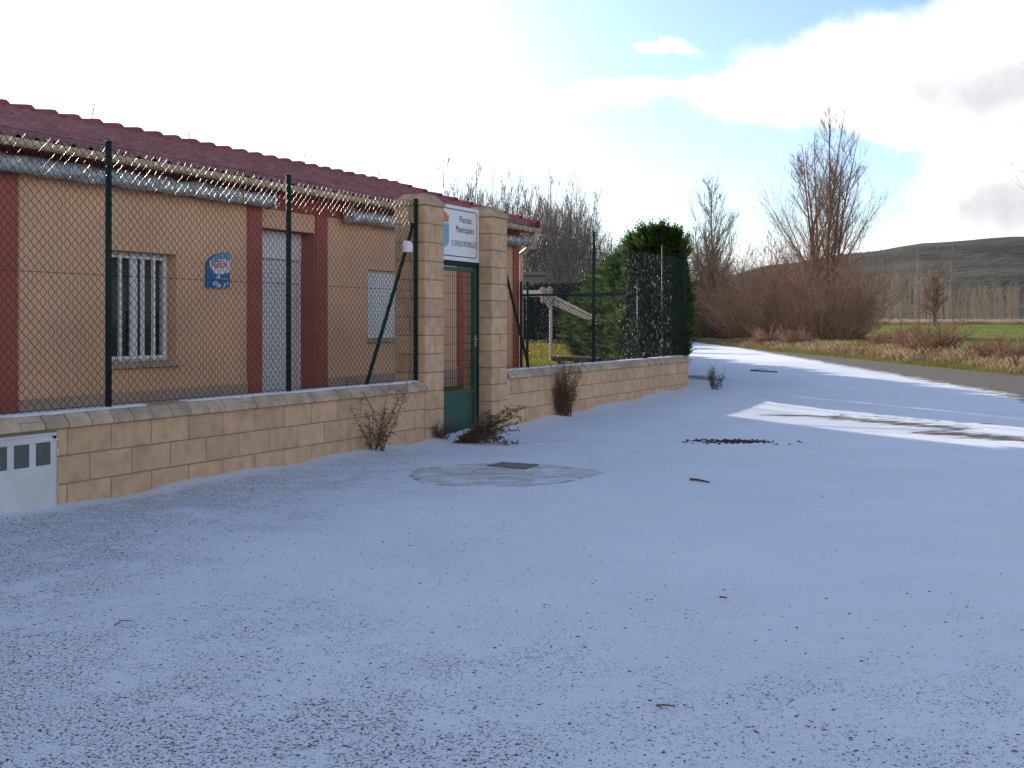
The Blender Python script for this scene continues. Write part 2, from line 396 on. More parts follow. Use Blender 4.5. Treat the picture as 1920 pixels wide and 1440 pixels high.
# road material: thin snow, bare asphalt where it has melted or blown away
def road_mat():
    m, n, bs = mat('snowy_road'); p = pos(n)
    sp = n.n('ShaderNodeSeparateXYZ', i0=p); X, Y, _ = sp.outputs
    big = n.noise(p, .9, 5, .6); mid = n.noise(p, 5., 5, .65); fin = n.noise(p, 34., 4, .6)
    stre = n.noise(n.scalev(p, (1.2, 5.5, 1)), 1.6, 5, .65)
    vf = n.noise(p, 75., 2, .5)
    # melted strip along the far kerb
    xb = n.add(8.15, n.mul(n.sub(Y, 17.), .085))
    e1 = n.ss(n.add(n.sub(X, xb), n.add(n.mul(n.sub(stre, .5), 2.2), n.mul(n.sub(mid, .5), .9))), -.10, .14)
    far = n.mul(n.ss(Y, 62, 74), -1.)
    def seg(ax, ay, bx, by, r, amp, src):       # noisy patch round a segment
        L2 = (bx-ax)**2+(by-ay)**2
        t = n.m('DIVIDE', n.add(n.mul(n.sub(X, ax), bx-ax), n.mul(n.sub(Y, ay), by-ay)), L2, clamp=True)
        qx = n.sub(X, n.add(ax, n.mul(t, bx-ax))); qy = n.sub(Y, n.add(ay, n.mul(t, by-ay)))
        dd = n.m('SQRT', n.add(n.mul(qx, qx), n.mul(qy, qy)))
        return n.sub(r, n.sub(dd, n.mul(n.sub(src, .5), amp)))
    def pp(px, py): q = G(px, py); return q.x, q.y
    a, b_, c_, d_ = pp(1480, 786), pp(1960, 822), pp(1330, 712), pp(1300, 706)
    bare_d = seg(*pp(1450, 779), *pp(1560, 781), .18, 1.3, stre)  # patches of bare asphalt on the right of the road
    bare_d = n.mx(bare_d, seg(*pp(1560, 782), *pp(1780, 803), .26, 1.9, stre))
    bare_d = n.mx(bare_d, seg(*pp(1760, 812), *pp(1990, 832), .30, 1.7, stre))
    bare_d = n.mx(bare_d, seg(*pp(1560, 775), *pp(1840, 796), .04, 1.5, mid))
    bare = n.ss(bare_d, .0, .16)
    corner = n.ss(seg(*c_, *d_, .45, 1.5, stre), 0, .25)
    thin = n.mx(n.ss(seg(*pp(1020, 824), *pp(1180, 831), .01, .5, stre), 0, .1),
                n.mul(n.ss(seg(*pp(930, 835), *pp(1060, 826), .10, .7, stre), 0, .35), .55))
    asph = n.mx(n.mx(e1, bare), n.mx(n.mul(corner, .8), n.mul(thin, .8)))
    # concrete apron of the manhole: only part bare
    cx, cy = pp(945, 888)
    ux = n.m('DIVIDE', n.sub(X, cx), .80); uy = n.m('DIVIDE', n.sub(Y, cy), .80)
    rr = n.add(n.m('SQRT', n.add(n.mul(ux, ux), n.mul(uy, uy))), n.add(n.mul(n.sub(big, .5), .95), n.mul(n.sub(mid, .5), .25)))
    inside = n.ss(rr, .98, 1.02, 1., 0.)
    rim = n.mul(n.mul(n.ss(n.m('ABSOLUTE', n.sub(rr, 1.)), .0, .05, 1., 0.), n.ss(mid, .36, .56)), n.ss(Y, cy-.2, cy-.02, 1., .35))
    conc = n.mx(n.mul(inside, n.ss(n.add(n.mul(mid, .6), n.mul(stre, .4)), .40, .60, .03, .85)), n.mul(n.ss(rr, .25, .6, 1., 0.), n.mul(n.ss(stre, .35, .6), .9)))
    # grit and grass tips poking through: patchy, denser near the wall and close to the camera
    wd = n.n('ShaderNodeVectorMath', _operation='DOT_PRODUCT', i0=p); wd.inputs[1].default_value = tuple(NB)
    dist = n.sub(P0.dot(NB), wd.outputs['Value'])          # metres in front of the wall
    dens = n.add(n.add(n.mul(n.ss(dist, .2, 2.6, .85, 0.), n.ss(Y, 9, 13.5, 1., .1)), n.mul(n.ss(Y, 3.2, 6.2, .85, .0), n.ss(X, -2., 2.5, 1., .75))),
                 n.add(n.mul(n.ss(n.noise(p, 1.1, 3), .42, .66), .35), n.mul(n.ss(X, -3, 1.5, .55, 0.), n.ss(Y, 6, 10, 1., .2))))
    dens = n.mul(dens, n.ss(dist, .02, .25))
    dens = n.mul(dens, n.ss(n.noise(p, 3.2, 4, .6), .22, .56, .25, 1.))
    thr = n.sub(.735, n.mul(n.m('MINIMUM', dens, 1.1), .142))
    spn = n.noise(n.scalev(p, (1., 1.35, 1.)), 105., 2, .5)
    spn2 = n.noise(p, 62., 2, .5)
    speck = n.mx(n.ss(n.sub(spn, thr), 0, .025), n.mul(n.ss(n.sub(spn2, n.add(thr, .02)), 0, .03), .9))
    speck = n.mul(speck, n.ss(vf, .34, .46))
    snowc = n.mix(n.ss(big, .35, .7), (.76, .79, .85), (.81, .84, .89))
    grime = n.mul(n.mul(n.m('MINIMUM', dens, 1.), n.ss(fin, .3, .75)), .22)
    snowc = n.mix(grime, snowc, (.40, .38, .36))
    asc = n.mix(n.ss(fin, .3, .7), (.066, .054, .046), (.155, .125, .105))
    asc = n.mix(n.mul(n.ss(stre, .5, .75), .4), asc, (.20, .17, .14))
    bl = n.mul(asph, n.ss(n.add(fin, n.mul(mid, .6)), .45, .60, .82, 1.))
    col = n.mix(n.mul(conc, .85), snowc, n.mix(mid, (.50, .45, .38), (.36, .32, .27)))
    col = n.mix(n.mul(rim, .7), col, (.17, .13, .10))
    col = n.mix(bl, col, asc)
    col = n.mix(speck, col, n.mix(vf, (.03, .025, .022), (.13, .095, .07)))
    n.l(col, bs.inputs['Base Color'])
    bs.inputs['Roughness'].default_value = .75; bs.inputs['Specular IOR Level'].default_value = .2
    h = n.add(n.add(n.mul(mid, .22), n.mul(fin, .30)), n.add(n.mul(vf, .16), n.add(n.mul(asph, -.35), n.mul(speck, .12))))
    bump(n, bs, h, .75, .03)
    return m
M['road'] = road_mat()
def wallx(y): return P0.x + (y-P0.y)*U.x/U.y           # wall foot line
def roadz(x, y):
    z = ground(x, y)
    dd = (P0-Vector((x, y, 0))).dot(NB)
    if y < 22: z += (.035+.02*math.sin(x*3.1+y*1.7)+.012*math.sin(y*7.3))*max(0, 1-abs(dd)/.35)
    return z + .010*math.sin(x*1.3+.7*y)*math.cos(y*.9-x*.4)
rb = MB(); ys = [-12, -8, -4, -2] + [-1+.25*i for i in range(96)] + [23.5+1.5*i for i in range(40)]
NXR = 60
CORNER = W(S(1291), 0, 0)
def xleft(y):
    if y < CORNER[1]: return wallx(y)-.05*U.y
    return CORNER[0]-.05+(y-CORNER[1])*.10
for y in ys:
    x0 = xleft(y); x1 = 11.7+.012*max(0, y-40)+.15*math.sin(y*.35)+(0 if y > 5 else (5-y)*1.2)
    for i in range(NXR+1):
        x = x0+(x1-x0)*(i/NXR)**1.25
        rb.v.append((x, y, roadz(x, y)+.004))
for j in range(len(ys)-1):
    for i in range(NXR):
        q = j*(NXR+1)+i; rb.f.append((q, q+1, q+NXR+2, q+NXR+1)); rb.t.append(.5)
tag(rb.build('road', 'road', None, True), kind='structure')

def lawnz(s, d): return .30+.24*sstep(3, 55, d)
lb = MB(); ss_ = [-9+1.*i for i in range(int((S(1291)-.25+9))+1)]+[S(1291)-.25]; dd_ = [.19+2*i for i in range(46)]
for d in dd_:
    for s in ss_:
        off = 0 if s < ss_[-1] else .5*d*0
        q = W(s+(max(0, d-4)*.42 if s == ss_[-1] else max(0, d-4)*.42*max(0, (s+9))/25), d, lawnz(s, d)); lb.v.append(q)
n_ = len(ss_)
for j in range(len(dd_)-1):
    for i in range(n_-1):
        q = j*n_+i; lb.f.append((q, q+1, q+n_+1, q+n_)); lb.t.append(.5)
tag(lb.build('lawn', 'lawn', None, True), kind='structure')

# ------------------------------------------------------------------ block walls with coping
ZT = .665; ZB = .567          # coping top / block top
GL, GR_ = S(832), S(922)      # gate opening: left pillar's right edge / right pillar's left edge
PW = .40
def wall_part(body, mort, cop, s0, s1, d0, d1, fn, seed, topoff=0., first_off=0., skip=None, lean=True):
    q = random.Random(seed)
    zt, zb = ZT+topoff, ZB+topoff
    mort.box(s0+.004, s1-.004, d0+.006, d1-.006, -.28, zb, .5, fn)
    for c in range(4):
        z1 = zb-.2*c-.005; z0 = z1-.19
        s = s0 + first_off - .4 - (.2 if c % 2 else 0)
        while s < s1:
            a, b_ = max(s, s0, skip or -99)+.005, min(s+.4, s1)-.005
            if b_-a > .03:
                j = q.uniform(-.002, .002)
                body.bbox(a, b_, d0+j, d1-j, z0, z1, .004, q.random(), fn)
            s += .4
    s = s0
    while s < s1-.02:             # chamfered coping stones
        e = min(s+.2, s1); g = .004+q.uniform(0, .002); j = q.uniform(-.004, .004); jz = q.uniform(-.003, .003)
        a, b_ = s+g, e-g
        pr = [(d0-.045+j, zb+.003), (d0-.045+j, zb+.032), (d0+.005+j, zt+jz-.012), (d0+.022+j, zt+jz), (d1-.02, zt+jz), (d1+.04, zb+.032), (d1+.04, zb+.003)]
        cop.prism(pr, lambda d, z: fn(a, d, z), lambda d, z: fn(b_, d, z), q.random())
        s += .2
    mort.box(s0+.003, s1-.003, d0-.02, d1+.02, zb+.0005, zb+.06, .5, fn)
CAB_R = S(106)
wl = thing('block_wall', W(2, .1, 0), 'long tan block wall with sloped coping left of the green gate, white meter cabinet set in it', 'wall')
b, mo, co = MB(), MB(), MB()
wall_part(b, mo, co, -4.2, GL-PW-.005, 0, .2, W, 1, 0, -.0+((S(126.9)+4.2) % .4), CAB_R)
b.build('blockwork', 'block', wl); mo.build('mortar', 'mortar', wl); co.build('coping', 'coping', wl)
wr = thing('block_wall', W(10, .1, 0), 'tan block wall running from the right gate pillar to the corner conifers', 'wall')
b, mo, co = MB(), MB(), MB(); SC = S(1291)
wall_part(b, mo, co, GR_+PW+.005, SC, 0, .2, W, 2, .045, .1)
def W2(s, d, z):                 # the return of the wall along the road
    c = Vector(W(SC, .0, 0)); t = Vector((.10, .995, 0)).normalized(); nn = Vector((-t.y, t.x, 0))
    q = c + t*(s+.02) + nn*d
    return (q.x, q.y, z)
wall_part(b, mo, co, .19, 24, .0, .2, W2, 3, .045, .2)
b.build('blockwork', 'block', wr); mo.build('mortar', 'mortar', wr); co.build('coping', 'coping', wr)
# thin line of snow left on the coping behind the mesh
sb = MB(); q = random.Random(5)
for (s0, s1, to) in ((-4.1, GL-PW-.03, 0), (GR_+PW+.05, SC-.1, .045)):
    s = s0
    while s < s1:
        L = q.uniform(.25, .8); e = min(s1, s+L)
        if q.random() < .96:
            a0 = .038+q.uniform(-.012, .01)
            pr = [(a0, ZT+to-.004), (a0+.02, ZT+to+.012), (.15, ZT+to+.016), (.18, ZT+to-.004)]
            sb.prism(pr, lambda d, z: W(s, d, z), lambda d, z: W(e, d, z))
        s = e+q.uniform(.0, .03)
tag(sb.build('snow', 'snow', None), 'thin line of snow lying along the wall coping behind the mesh', 'snow', None, 'stuff')

def pillar(s0, label, seed):
    t = thing('gate_pillar', W(s0+PW/2, PW/2, 0), label, 'pillar')
    b, mo, cp = MB(), MB(), MB(); q = random.Random(seed); D0 = -.004
    mo.box(s0+.008, s0+PW-.008, D0+.008, D0+PW-.008, -.25, 2.605, .5, W)
    for c in range(14):
        z1 = 2.605-.205*c-.005; z0 = z1-.195
        for h in (0, 1):
            j = q.uniform(-.003, .003)
            if c % 2: b.bbox(s0+h*PW/2+.004*h, s0+(h+1)*PW/2-.004*(1-h), D0+j, D0+PW-j, z0, z1, .006, q.random(), W)
            else: b.bbox(s0+j, s0+PW-j, D0+h*PW/2+.004*h, D0+(h+1)*PW/2-.004*(1-h), z0, z1, .006, q.random(), W)
    b.build('shaft', 'block', t); mo.build('mortar', 'mortar', t)
    o = .012; a0, a1, c0, c1 = s0-o, s0+PW+o, D0-o, D0+PW+o
    cp.box(a0, a1, c0, c1, 2.608, 2.65, .5, W)
    k = .085; lo = [W(a0, c0, 2.65), W(a1, c0, 2.65), W(a1, c1, 2.65), W(a0, c1, 2.65)]
    hi = [W(a0+k, c0+k, 2.738), W(a1-k, c0+k, 2.738), W(a1-k, c1-k, 2.738), W(a0+k, c1-k, 2.738)]
    for i in range(4): cp.face([lo[i], lo[(i+1) % 4], hi[(i+1) % 4], hi[i]])
    cp.face(hi); cp.build('cap', 'capstone', t)
pillar(GL-PW, 'tan block gate pillar on the left of the gate, green fence post against it', 11)
pillar(GR_, 'tan block gate pillar on the right of the gate, bare wall behind its slanting brace', 12)

# ------------------------------------------------------------------ meter cabinet
mc = thing('meter_cabinet', W(-1, 0, 0), 'pale grey metal meter cabinet with square louvred vents set into the wall', 'cabinet')
b = MB(); s1 = CAB_R-.008; zt_, zb_ = Z(104, 810), Z(106, 955)
b.box(-1.95, s1, -.012, .03, zb_, zt_, .5, W); 
b.build('frame', 'cabinet', mc)
b = MB(); b.bbox(-1.93, s1-.02, -.03, -.0125, zb_+.012, zt_-.018, .004, .5, W); dr = b.build('door', 'cabinet', mc)
b = MB(); b.box(-1.94, s1-.01, -.040, -.0302, zt_-.055, zt_-.035, .5, W); b.build('drip_edge', 'cabinet', dr)
b = MB(); b.tube([W(s1-.04, -.03, zt_-.03), W(s1-.04, -.045, zt_-.03)], .012, 8); b.build('lock', 'dark', dr)
sv1, sv0 = S(88.5), S(61.5); vw = sv1-sv0; step = S(88.5)-S(48.5)
zt2, zb2 = Z(75, 829.5), Z(75, 872)
for i in range(5):
    b = MB(); a = sv0-step*i
    b.box(a, a+vw, -.033, -.0302, zb2, zt2, .4, W)
    nl = 9
    for j in range(nl):
        z = zb2+(zt2-zb2)*(j+.5)/nl
        b.hexa([W(a+.003, -.033, z-.004), W(a+vw-.003, -.033, z-.004), W(a+vw-.003, -.0302, z-.004), W(a+.003, -.0302, z-.004),
                W(a+.003, -.037, z+.001), W(a+vw-.003, -.037, z+.001), W(a+vw-.003, -.0332, z+.005), W(a+.003, -.0332, z+.005)], .6)
    b.build('vent', 'vent', dr)
b = MB(); b.box(-1.95, CAB_R, -.02, .05, -.2, zb_-.003, .5, W); b.build('sill', 'darkwood', mc)
for z in (zt_-.14, zb_+.16):
    b = MB(); b.tube([W(s1-.012, -.034, z-.025), W(s1-.012, -.034, z+.025)], .006, 6); b.build('hinge', 'chrome', dr)

# ------------------------------------------------------------------ chain link fences
FZ = 2.66
def zigmesh(b, p_of, s0, s1, z0, z1, mesh=.07, r=.0013, ztop=None, t=.5, face=None):
    h = mesh/2; ns = int((s1-s0)/h); rr_ = random.Random(int(s1*100))
    for i in range(ns+1):
        s = s0+i*h; pts = []; zt = ztop(s) if ztop else z1
        nz = max(2, int((zt-z0)/h))
        for k in range(nz+1):
            a = s + (h if (k+i) % 2 else 0) - h/2
            if a < s0 or a > s1: a = min(max(a, s0), s1)
            pts.append(p_of(a, (.0048 if (k+i) % 2 else -.0048)*rr_.uniform(.5, 1.5), z0+k*h+math.sin(s*5)*.002))
        for p_, q_ in zip(pts, pts[1:]):          # square strands with a facet aimed to set the sun glints
            p_, q_ = Vector(p_), Vector(q_); d_ = (q_-p_).normalized()
            n_ = Vector(face) if face else Vector((rr_.gauss(0, 1), rr_.gauss(0, 1), rr_.gauss(0, 1)))
            n_ = (n_-d_*n_.dot(d_)).normalized(); n_.rotate(Matrix.Rotation(rr_.gauss(0, R(9)), 3, d_)); m_ = d_.cross(n_)
            c_ = [(n_+m_)*r*.85, (n_-m_)*r*.85, (-n_-m_)*r*.85, (m_-n_)*r*.85]; i0 = len(b.v)
            for e_ in (p_, q_): b.v.extend(tuple(e_+k_) for k_ in c_)
            for j in range(4): b.f.append((i0+j, i0+(j+1) % 4, i0+4+(j+1) % 4, i0+4+j)); b.t.append(t)
def post(fn, s, d, z0, z1, r=.024):
    b = MB(); b.tube([fn(s, d, z0), fn(s, d, z1)], r, 12); b.tube([fn(s, d, z1), fn(s, d, z1+.008), fn(s, d, z1+.014)], [r+.003, r+.003, r*.6], 12)
    return b
def wirepart(fn, s0, s1, d, zs, sag=0., r=.0022):
    b = MB()
    for z in zs: b.tube([fn(s0+(s1-s0)*i/12, d, z-sag*math.sin(math.pi*i/12)) for i in range(13)], r, 4)
    return b
FD = .105
def fence(name, label, fn, posts, s0, s1, z0, braces=(), ztop=None, d=FD, wires=True, zt=FZ, mesh=.07, base=(0, 0, 0), wr_=.0021, face=None):
    t = thing(name, base, label, 'fence')
    b = MB(); zigmesh(b, lambda a, o, z: fn(a, d-.026+o, z), s0, s1, z0+.02, zt-.02, mesh, wr_, ztop, .5, face)
    b.build('wire_mesh', 'wire', t)
    for s in posts: post(fn, s, d, z0, zt).build('post', 'green', t, True)
    if wires: wirepart(fn, s0, s1, d-.03, (z0+.03, (z0+zt)/2, zt-.03)).build('tension_wire', 'wire', t)
    for (a, za, e, ze) in braces:
        b = MB(); b.tube([fn(a, d+.01, za), fn(e, d+.01, ze)], .019, 10); b.tube([fn(a, d+.01, za), fn(a-.0, d+.01, za+.04)], [.024, .024], 8); b.build('brace', 'green', t, True)
    return t
fl = fence('chain_link_fence', 'green chain link fence in front of the ochre building, left of the gate', W,
      [S(203.5, FD)-2.27, S(203.5, FD), S(541, FD), S(779.5, FD)], -3.2, S(779.5, FD), ZT,
      [(S(775, FD), Z(773, 425, FD), S(688, FD), ZT)], base=W(2, FD, ZT), wr_=.0021, face=(-.72, -.42, .55))
sP4, sP5, sP6 = S(1113, FD), S(1243, FD), S(1284, FD)
def sag(s):
    if s < sP4: return FZ-.02
    if s < sP5: return FZ-.02-.16*math.sin((s-sP4)/(sP5-sP4)*math.pi*.55)
    return FZ-.16
fence('chain_link_fence', 'green chain link fence with sagging mesh on the wall right of the gate pillars', W,
      [GR_+PW+.1, sP4, sP5, sP6], GR_+PW+.03, sP6, ZT+.045, [(S(948, FD), Z(948, 505, FD), S(993, FD), ZT+.045)], sag, base=W(10, FD, ZT), wr_=.0019, face=(.75, -.65, .1))
# inner fence from the building corner across to the wall
A_ = Vector(W(S(977, 2.5), 2.5, 0)); B_ = Vector(W(S(1197, .35), .35, 0)); AB = B_-A_; ABL = AB.length; ABu = AB.normalized(); ABn = Vector((-ABu.y, ABu.x, 0))
def W3(s, d, z):
    q = A_ + ABu*s + ABn*d
    return (q.x, q.y, z)
t3 = fence('chain_link_fence', 'low green mesh fence with a top rail crossing the lawn behind the wall', W3, [0., .12, ABL], 0.12, ABL, .31, (), None, 0., True, 2.04, .07, tuple(A_), .002, (-.5, -.5, .7))
b = MB(); b.tube([W3(0, 0, 1.81), W3(ABL, 0, 1.81)], .022, 8); b.build('rail', 'green', t3)
# fence along the return of the wall
fence('chain_link_fence', 'green chain link fence along the road side of the hedge, beyond the wall corner', W2, [2.5, 5, 7.5, 10, 12.5, 15, 17.5, 20], .2, 20, ZT+.045, (), None, FD, True, 2.55, .1, W2(10, .1, .6), .002, (0, -.3, 1))
# white plastic on the brace
b = MB(); s0 = S(760, FD); z0 = Z(760, 463, FD)
for i in range(7):
    a = i/6*math.pi; 
ring = [(-.052, -.055), (.045, -.05), (.055, -.02), (.05, .03), (.02, .055), (-.045, .06), (-.056, .01)]
b.prism(ring, lambda x, z: W(s0+x*1.2, FD-.055, z0+z*1.05), lambda x, z: W(s0+x*1.3, FD-.01, z0+z*1.1))
b.prism([(x*.85, z*.85) for x, z in ring], lambda x, z: W(s0+x*1.2, FD-.062, z0+z*1.05), lambda x, z: W(s0+x*1.2, FD-.0552, z0+z*1.05))
tag(b.build('plastic_sleeve', 'white', None), 'white plastic sleeve wrapped round the slanting fence brace', 'plastic sleeve')

# ------------------------------------------------------------------ gate and sign
GD = .20
gt = thing('entrance_gate', W((GL+GR_)/2, GD, 0), 'green metal gate with mesh above a solid lower panel between the two pillars', 'gate')
gz0, gz1 = .0, Z(890, 496, GD); pz = Z(845, 741, GD)
b = MB()
b.box(GL, GL+.05, GD-.025, GD+.025, gz0-.05, gz1+.02, .5, W); b.box(GR_-.05, GR_, GD-.025, GD+.025, gz0-.05, gz1+.02, .5, W)
b.box(GL+.052, GR_-.052, GD-.025, GD+.025, gz1-.04, gz1+.02, .5, W); b.build('frame', 'green', gt)
b = MB(); a, e = GL+.06, GR_-.06; D = (GD-.02, GD+.02)
b.box(a, a+.045, *D, gz0+.03, gz1-.05, .5, W); b.box(e-.06, e, *D, gz0+.03, gz1-.05, .5, W)
for z in (gz0+.03, pz, gz1-.10): b.box(a+.046, e-.061, *D, z, z+.045, .5, W)
b.build('leaf_frame', 'gategreen', gt)
b = MB(); b.box(a+.046, e-.061, GD-.004, GD+.004, gz0+.076, pz-.001, .5, W)
b.box(a+.08, e-.095, GD-.008, GD-.0045, gz0+.11, pz-.03, .5, W); b.build('lower_panel', 'gategreen', gt)
b = MB(); s = a+.075
while s < e-.07: b.tube([W(s, GD, pz+.045), W(s, GD, gz1-.10)], .0032, 5); s += .05
z = pz+.2
while z < gz1-.12: b.tube([W(a+.046, GD-.006, z), W(e-.061, GD-.006, z)], .0028, 5); z += .2
b.build('bar_mesh', 'green', gt)
hs, hz = e-.03, Z(890, 636, GD)
b = MB(); b.box(hs-.02, hs+.02, GD-.026, GD-.0205, hz-.09, hz+.05, .5, W); b.tube([W(hs, GD-.026, hz), W(hs, GD-.06, hz), W(hs-.10, GD-.06, hz+.004)], .008, 6); b.build('handle', 'chrome', gt)
b = MB(); b.box(GL+.02, GR_-.02, .03, .36, -.1, .024, .5, W); b.build('threshold', 'mortar', gt)

SD = .185
sz1, sz0 = Z(897, 394, SD), Z(897, 493, SD)
sg = thing('name_sign', W((GL+GR_)/2, SD, sz0), 'white name sign with dark lettering and border above the green gate', 'sign')
b = MB(); b.box(GL+.01, GR_-.01, SD-.012, SD+.012, sz0, sz1, .5, W); b.build('panel', 'signwhite', sg)
b = MB(); b.box(GL+.012, GR_-.012, SD+.0125, SD+.03, sz0+.05, sz0+.09, .5, W); b.box(GL+.012, GR_-.012, SD+.0125, SD+.03, sz1-.09, sz1-.05, .5, W); b.build('bracket', 'green', sg)
# rounded border line
def rrect(x0, x1, y0, y1, r, n=6):
    o = []
    for cx_, cy_, a0 in ((x1-r, y1-r, 0), (x0+r, y1-r, 90), (x0+r, y0+r, 180), (x1-r, y0+r, 270)):
        for i in range(n+1): o.append((cx_+r*math.cos(R(a0+90*i/n)), cy_+r*math.sin(R(a0+90*i/n))))
    return o
b = MB(); o1 = rrect(GL+.055, GR_-.06, sz0+.045, sz1-.04, .05); o2 = rrect(GL+.067, GR_-.072, sz0+.057, sz1-.052, .042)
for i in range(len(o1)):
    j = (i+1) % len(o1); b.face([W(o1[i][0], SD-.0135, o1[i][1]), W(o1[j][0], SD-.0135, o1[j][1]), W(o2[j][0], SD-.0135, o2[j][1]), W(o2[i][0], SD-.0135, o2[i][1])])
b.build('border', 'navy', sg)
tc = (S(870.5, SD)+S(869, SD))/2
def tf(cs, cz): return lambda x, y: W(cs+x, SD-.0142, cz+y)
text_mesh('lettering', 'Piscinas', tf(S(871, SD), Z(871, 419, SD)), .118, 'black', sg, .80)
text_mesh('lettering', 'Municipales', tf(S(870, SD), Z(870, 437.5, SD)), .118, 'black', sg, .80)
text_mesh('lettering', 'D. EVELIO RODRIGUEZ', tf(S(869.5, SD), Z(869.5, 463.5, SD)), .10, 'black', sg, .60, 'CENTER', 0)
es = S(833, SD); ez = Z(836, 438, SD)
b = MB(); sh = [(-.14, .12), (.085, .12), (.085, -.09), (.06, -.13), (-.02, -.16), (-.10, -.13), (-.14, -.09)]
b.face([W(es+x, SD-.0140, ez+z) for x, z in sh[::-1]]); b.build('emblem_shield', 'lightblue', sg)
b = MB(); cr = [(-.12, 0), (.06, 0), (.085, .03), (.08, .09), (.05, .07), (.03, .12), (0, .10), (-.03, .15), (-.06, .1), (-.1, .12), (-.13, .06)]
b.face([W(es+x, SD-.0142, ez+.135+z) for x, z in cr]); b.build('emblem_crown', 'orange', sg)

# ------------------------------------------------------------------ the building
BD = 2.6                          # facade plane
BS0, BS1 = -7., S(973, BD)
SOF = 2.93; FLOOR = .27
bd = thing('pool_building', W(4, BD+3, 0), 'long single storey ochre building with red pilasters and a red tiled roof behind the fence', 'building')
# openings: (s0, s1, z0, z1, reveal)
w1 = (S(206, BD), S(331, BD), Z(300, 682, BD), Z(300, 475, BD), .14)
dr1 = (S(489, BD), S(590, BD), FLOOR+.02, Z(500, 427, BD), .24)
w2 = (S(690, BD), S(752, BD)+.0, Z(715, 638, BD), Z(715, 507, BD), .08)
dr2 = (S(873, BD), S(893, BD), FLOOR+.02, 2.45, .12)
ops = [w1, dr1, w2, dr2]
b = MB()
sbr = sorted({BS0, BS1, *[o[0] for o in ops], *[o[1] for o in ops]}); zbr = sorted({.1, SOF+.05, *[o[2] for o in ops], *[o[3] for o in ops]})
for i in range(len(sbr)-1):
    for j in range(len(zbr)-1):
        ms, mz = (sbr[i]+sbr[i+1])/2, (zbr[j]+zbr[j+1])/2
        if any(o[0] < ms < o[1] and o[2] < mz < o[3] for o in ops): continue
        b.face([W(sbr[i], BD, zbr[j]), W(sbr[i+1], BD, zbr[j]), W(sbr[i+1], BD, zbr[j+1]), W(sbr[i], BD, zbr[j+1])])
for o in (w1, w2):
    s0, s1, z0, z1, r = o
    for q in (((s0, z0), (s0, z1)), ((s1, z1), (s1, z0)), ((s0, z1), (s1, z1)), ((s1, z0), (s0, z0))):
        b.face([W(q[0][0], BD, q[0][1]), W(q[1][0], BD, q[1][1]), W(q[1][0], BD+r+.1, q[1][1]), W(q[0][0], BD+r+.1, q[0][1])])
RD = 3.0; RZ = 3.87; ED = BD-.32; EZ = 2.985       # ridge depth behind eave, ridge height, eave plane
BK = ED+2*RD-.3
b.face([W(BS0, BD, .1), W(BS0, BD, SOF), W(BS0, ED+RD, RZ-.06), W(BS0, BK, SOF), W(BS0, BK, .1)])
b.face([W(BS1, BD, .1), W(BS1, BK, .1), W(BS1, BK, SOF), W(BS1, ED+RD, RZ-.06), W(BS1, BD, SOF)])
b.face([W(BS0, BK, .1), W(BS0, BK, SOF), W(BS1, BK, SOF), W(BS1, BK, .1)])
b.build('wall', 'plaster', bd)
for o in (dr1, dr2):                # red reveals of the doors
    b = MB(); s0, s1, z0, z1, r = o
    for q in (((s0, z0), (s0, z1)), ((s1, z1), (s1, z0)), ((s0, z1), (s1, z1))):
        b.face([W(q[0][0], BD, q[0][1]), W(q[1][0], BD, q[1][1]), W(q[1][0], BD+r+.08, q[1][1]), W(q[0][0], BD+r+.08, q[0][1])])
    b.build('door_reveal', 'redpaint', bd)
for a, e in ((S(-60, BD), S(30.5, BD)), (S(463, BD), S(489, BD)-.004), (S(590, BD)+.004, S(611, BD)), (S(857, BD), S(872, BD)), (S(961, BD), S(971, BD))):
    b = MB(); b.box(a, e, BD-.03, BD-.001, .12, SOF-.2, .5, W); b.build('pilaster', 'redpaint', bd)
b = MB(); b.box(BS0, BS1+.0, BD-.034, BD-.0015, SOF-.198, SOF, .5, W); b.build('frieze', 'soffit', bd)
zp = Z(350, 724, BD)
pls = [(S(31, BD), S(462, BD)), (S(612, BD), S(856, BD)), (S(894, BD), S(960, BD))]
for a, e in pls:
    b = MB(); q = random.Random(9); s = a+.004
    while s < e-.01:
        L = min(q.uniform(.5, .62), e-s); b.bbox(s, s+L-.004, BD-.024, BD-.001, .12, zp-.02, .003, q.random(), W); s += L
    b.build('plinth', 'plinth', bd)
    b = MB(); b.box(a, e, BD-.026, BD-.0012, zp-.019, zp+.004, .5, W); b.build('plinth_moulding', 'plaster', bd)
# window with white bars
s0, s1, z0, z1, r = w1
win = MB(); fd = BD+r
win.box(s0, s1, fd, fd+.05, z0+.03, z0+.09, .5, W); win.box(s0, s1, fd, fd+.05, z1-.05, z1, .5, W)
win.box(s0, s0+.06, fd, fd+.05, z0+.091, z1-.051, .5, W); win.box(s1-.07, s1, fd, fd+.05, z0+.091, z1-.051, .5, W)
mid = (s0+s1)/2; win.box(mid-.035, mid+.035, fd, fd+.05, z0+.091, z1-.051, .5, W)
wn = win.build('window', 'white', bd)
b = MB(); b.box(s0+.06, s1-.07, fd+.055, fd+.065, z0+.05, z1-.02, .5, W); b.build('pane', 'glass', wn)
b = MB()
for i in range(22):
    z = z1-.07-.026*i; b.box(s0+.061, s1-.071, fd+.046, fd+.0545, z-.018, z, .5, W)
b.build('blind', 'vent', wn)
b = MB()
nb_ = 6
for i in range(nb_):
    s = s0+.05+(s1-.16-s0)*(i+.15)/(nb_-1); b.box(s-.016, s+.016, fd-.05, fd-.018, z0+.04, z1-.02, .5, W)
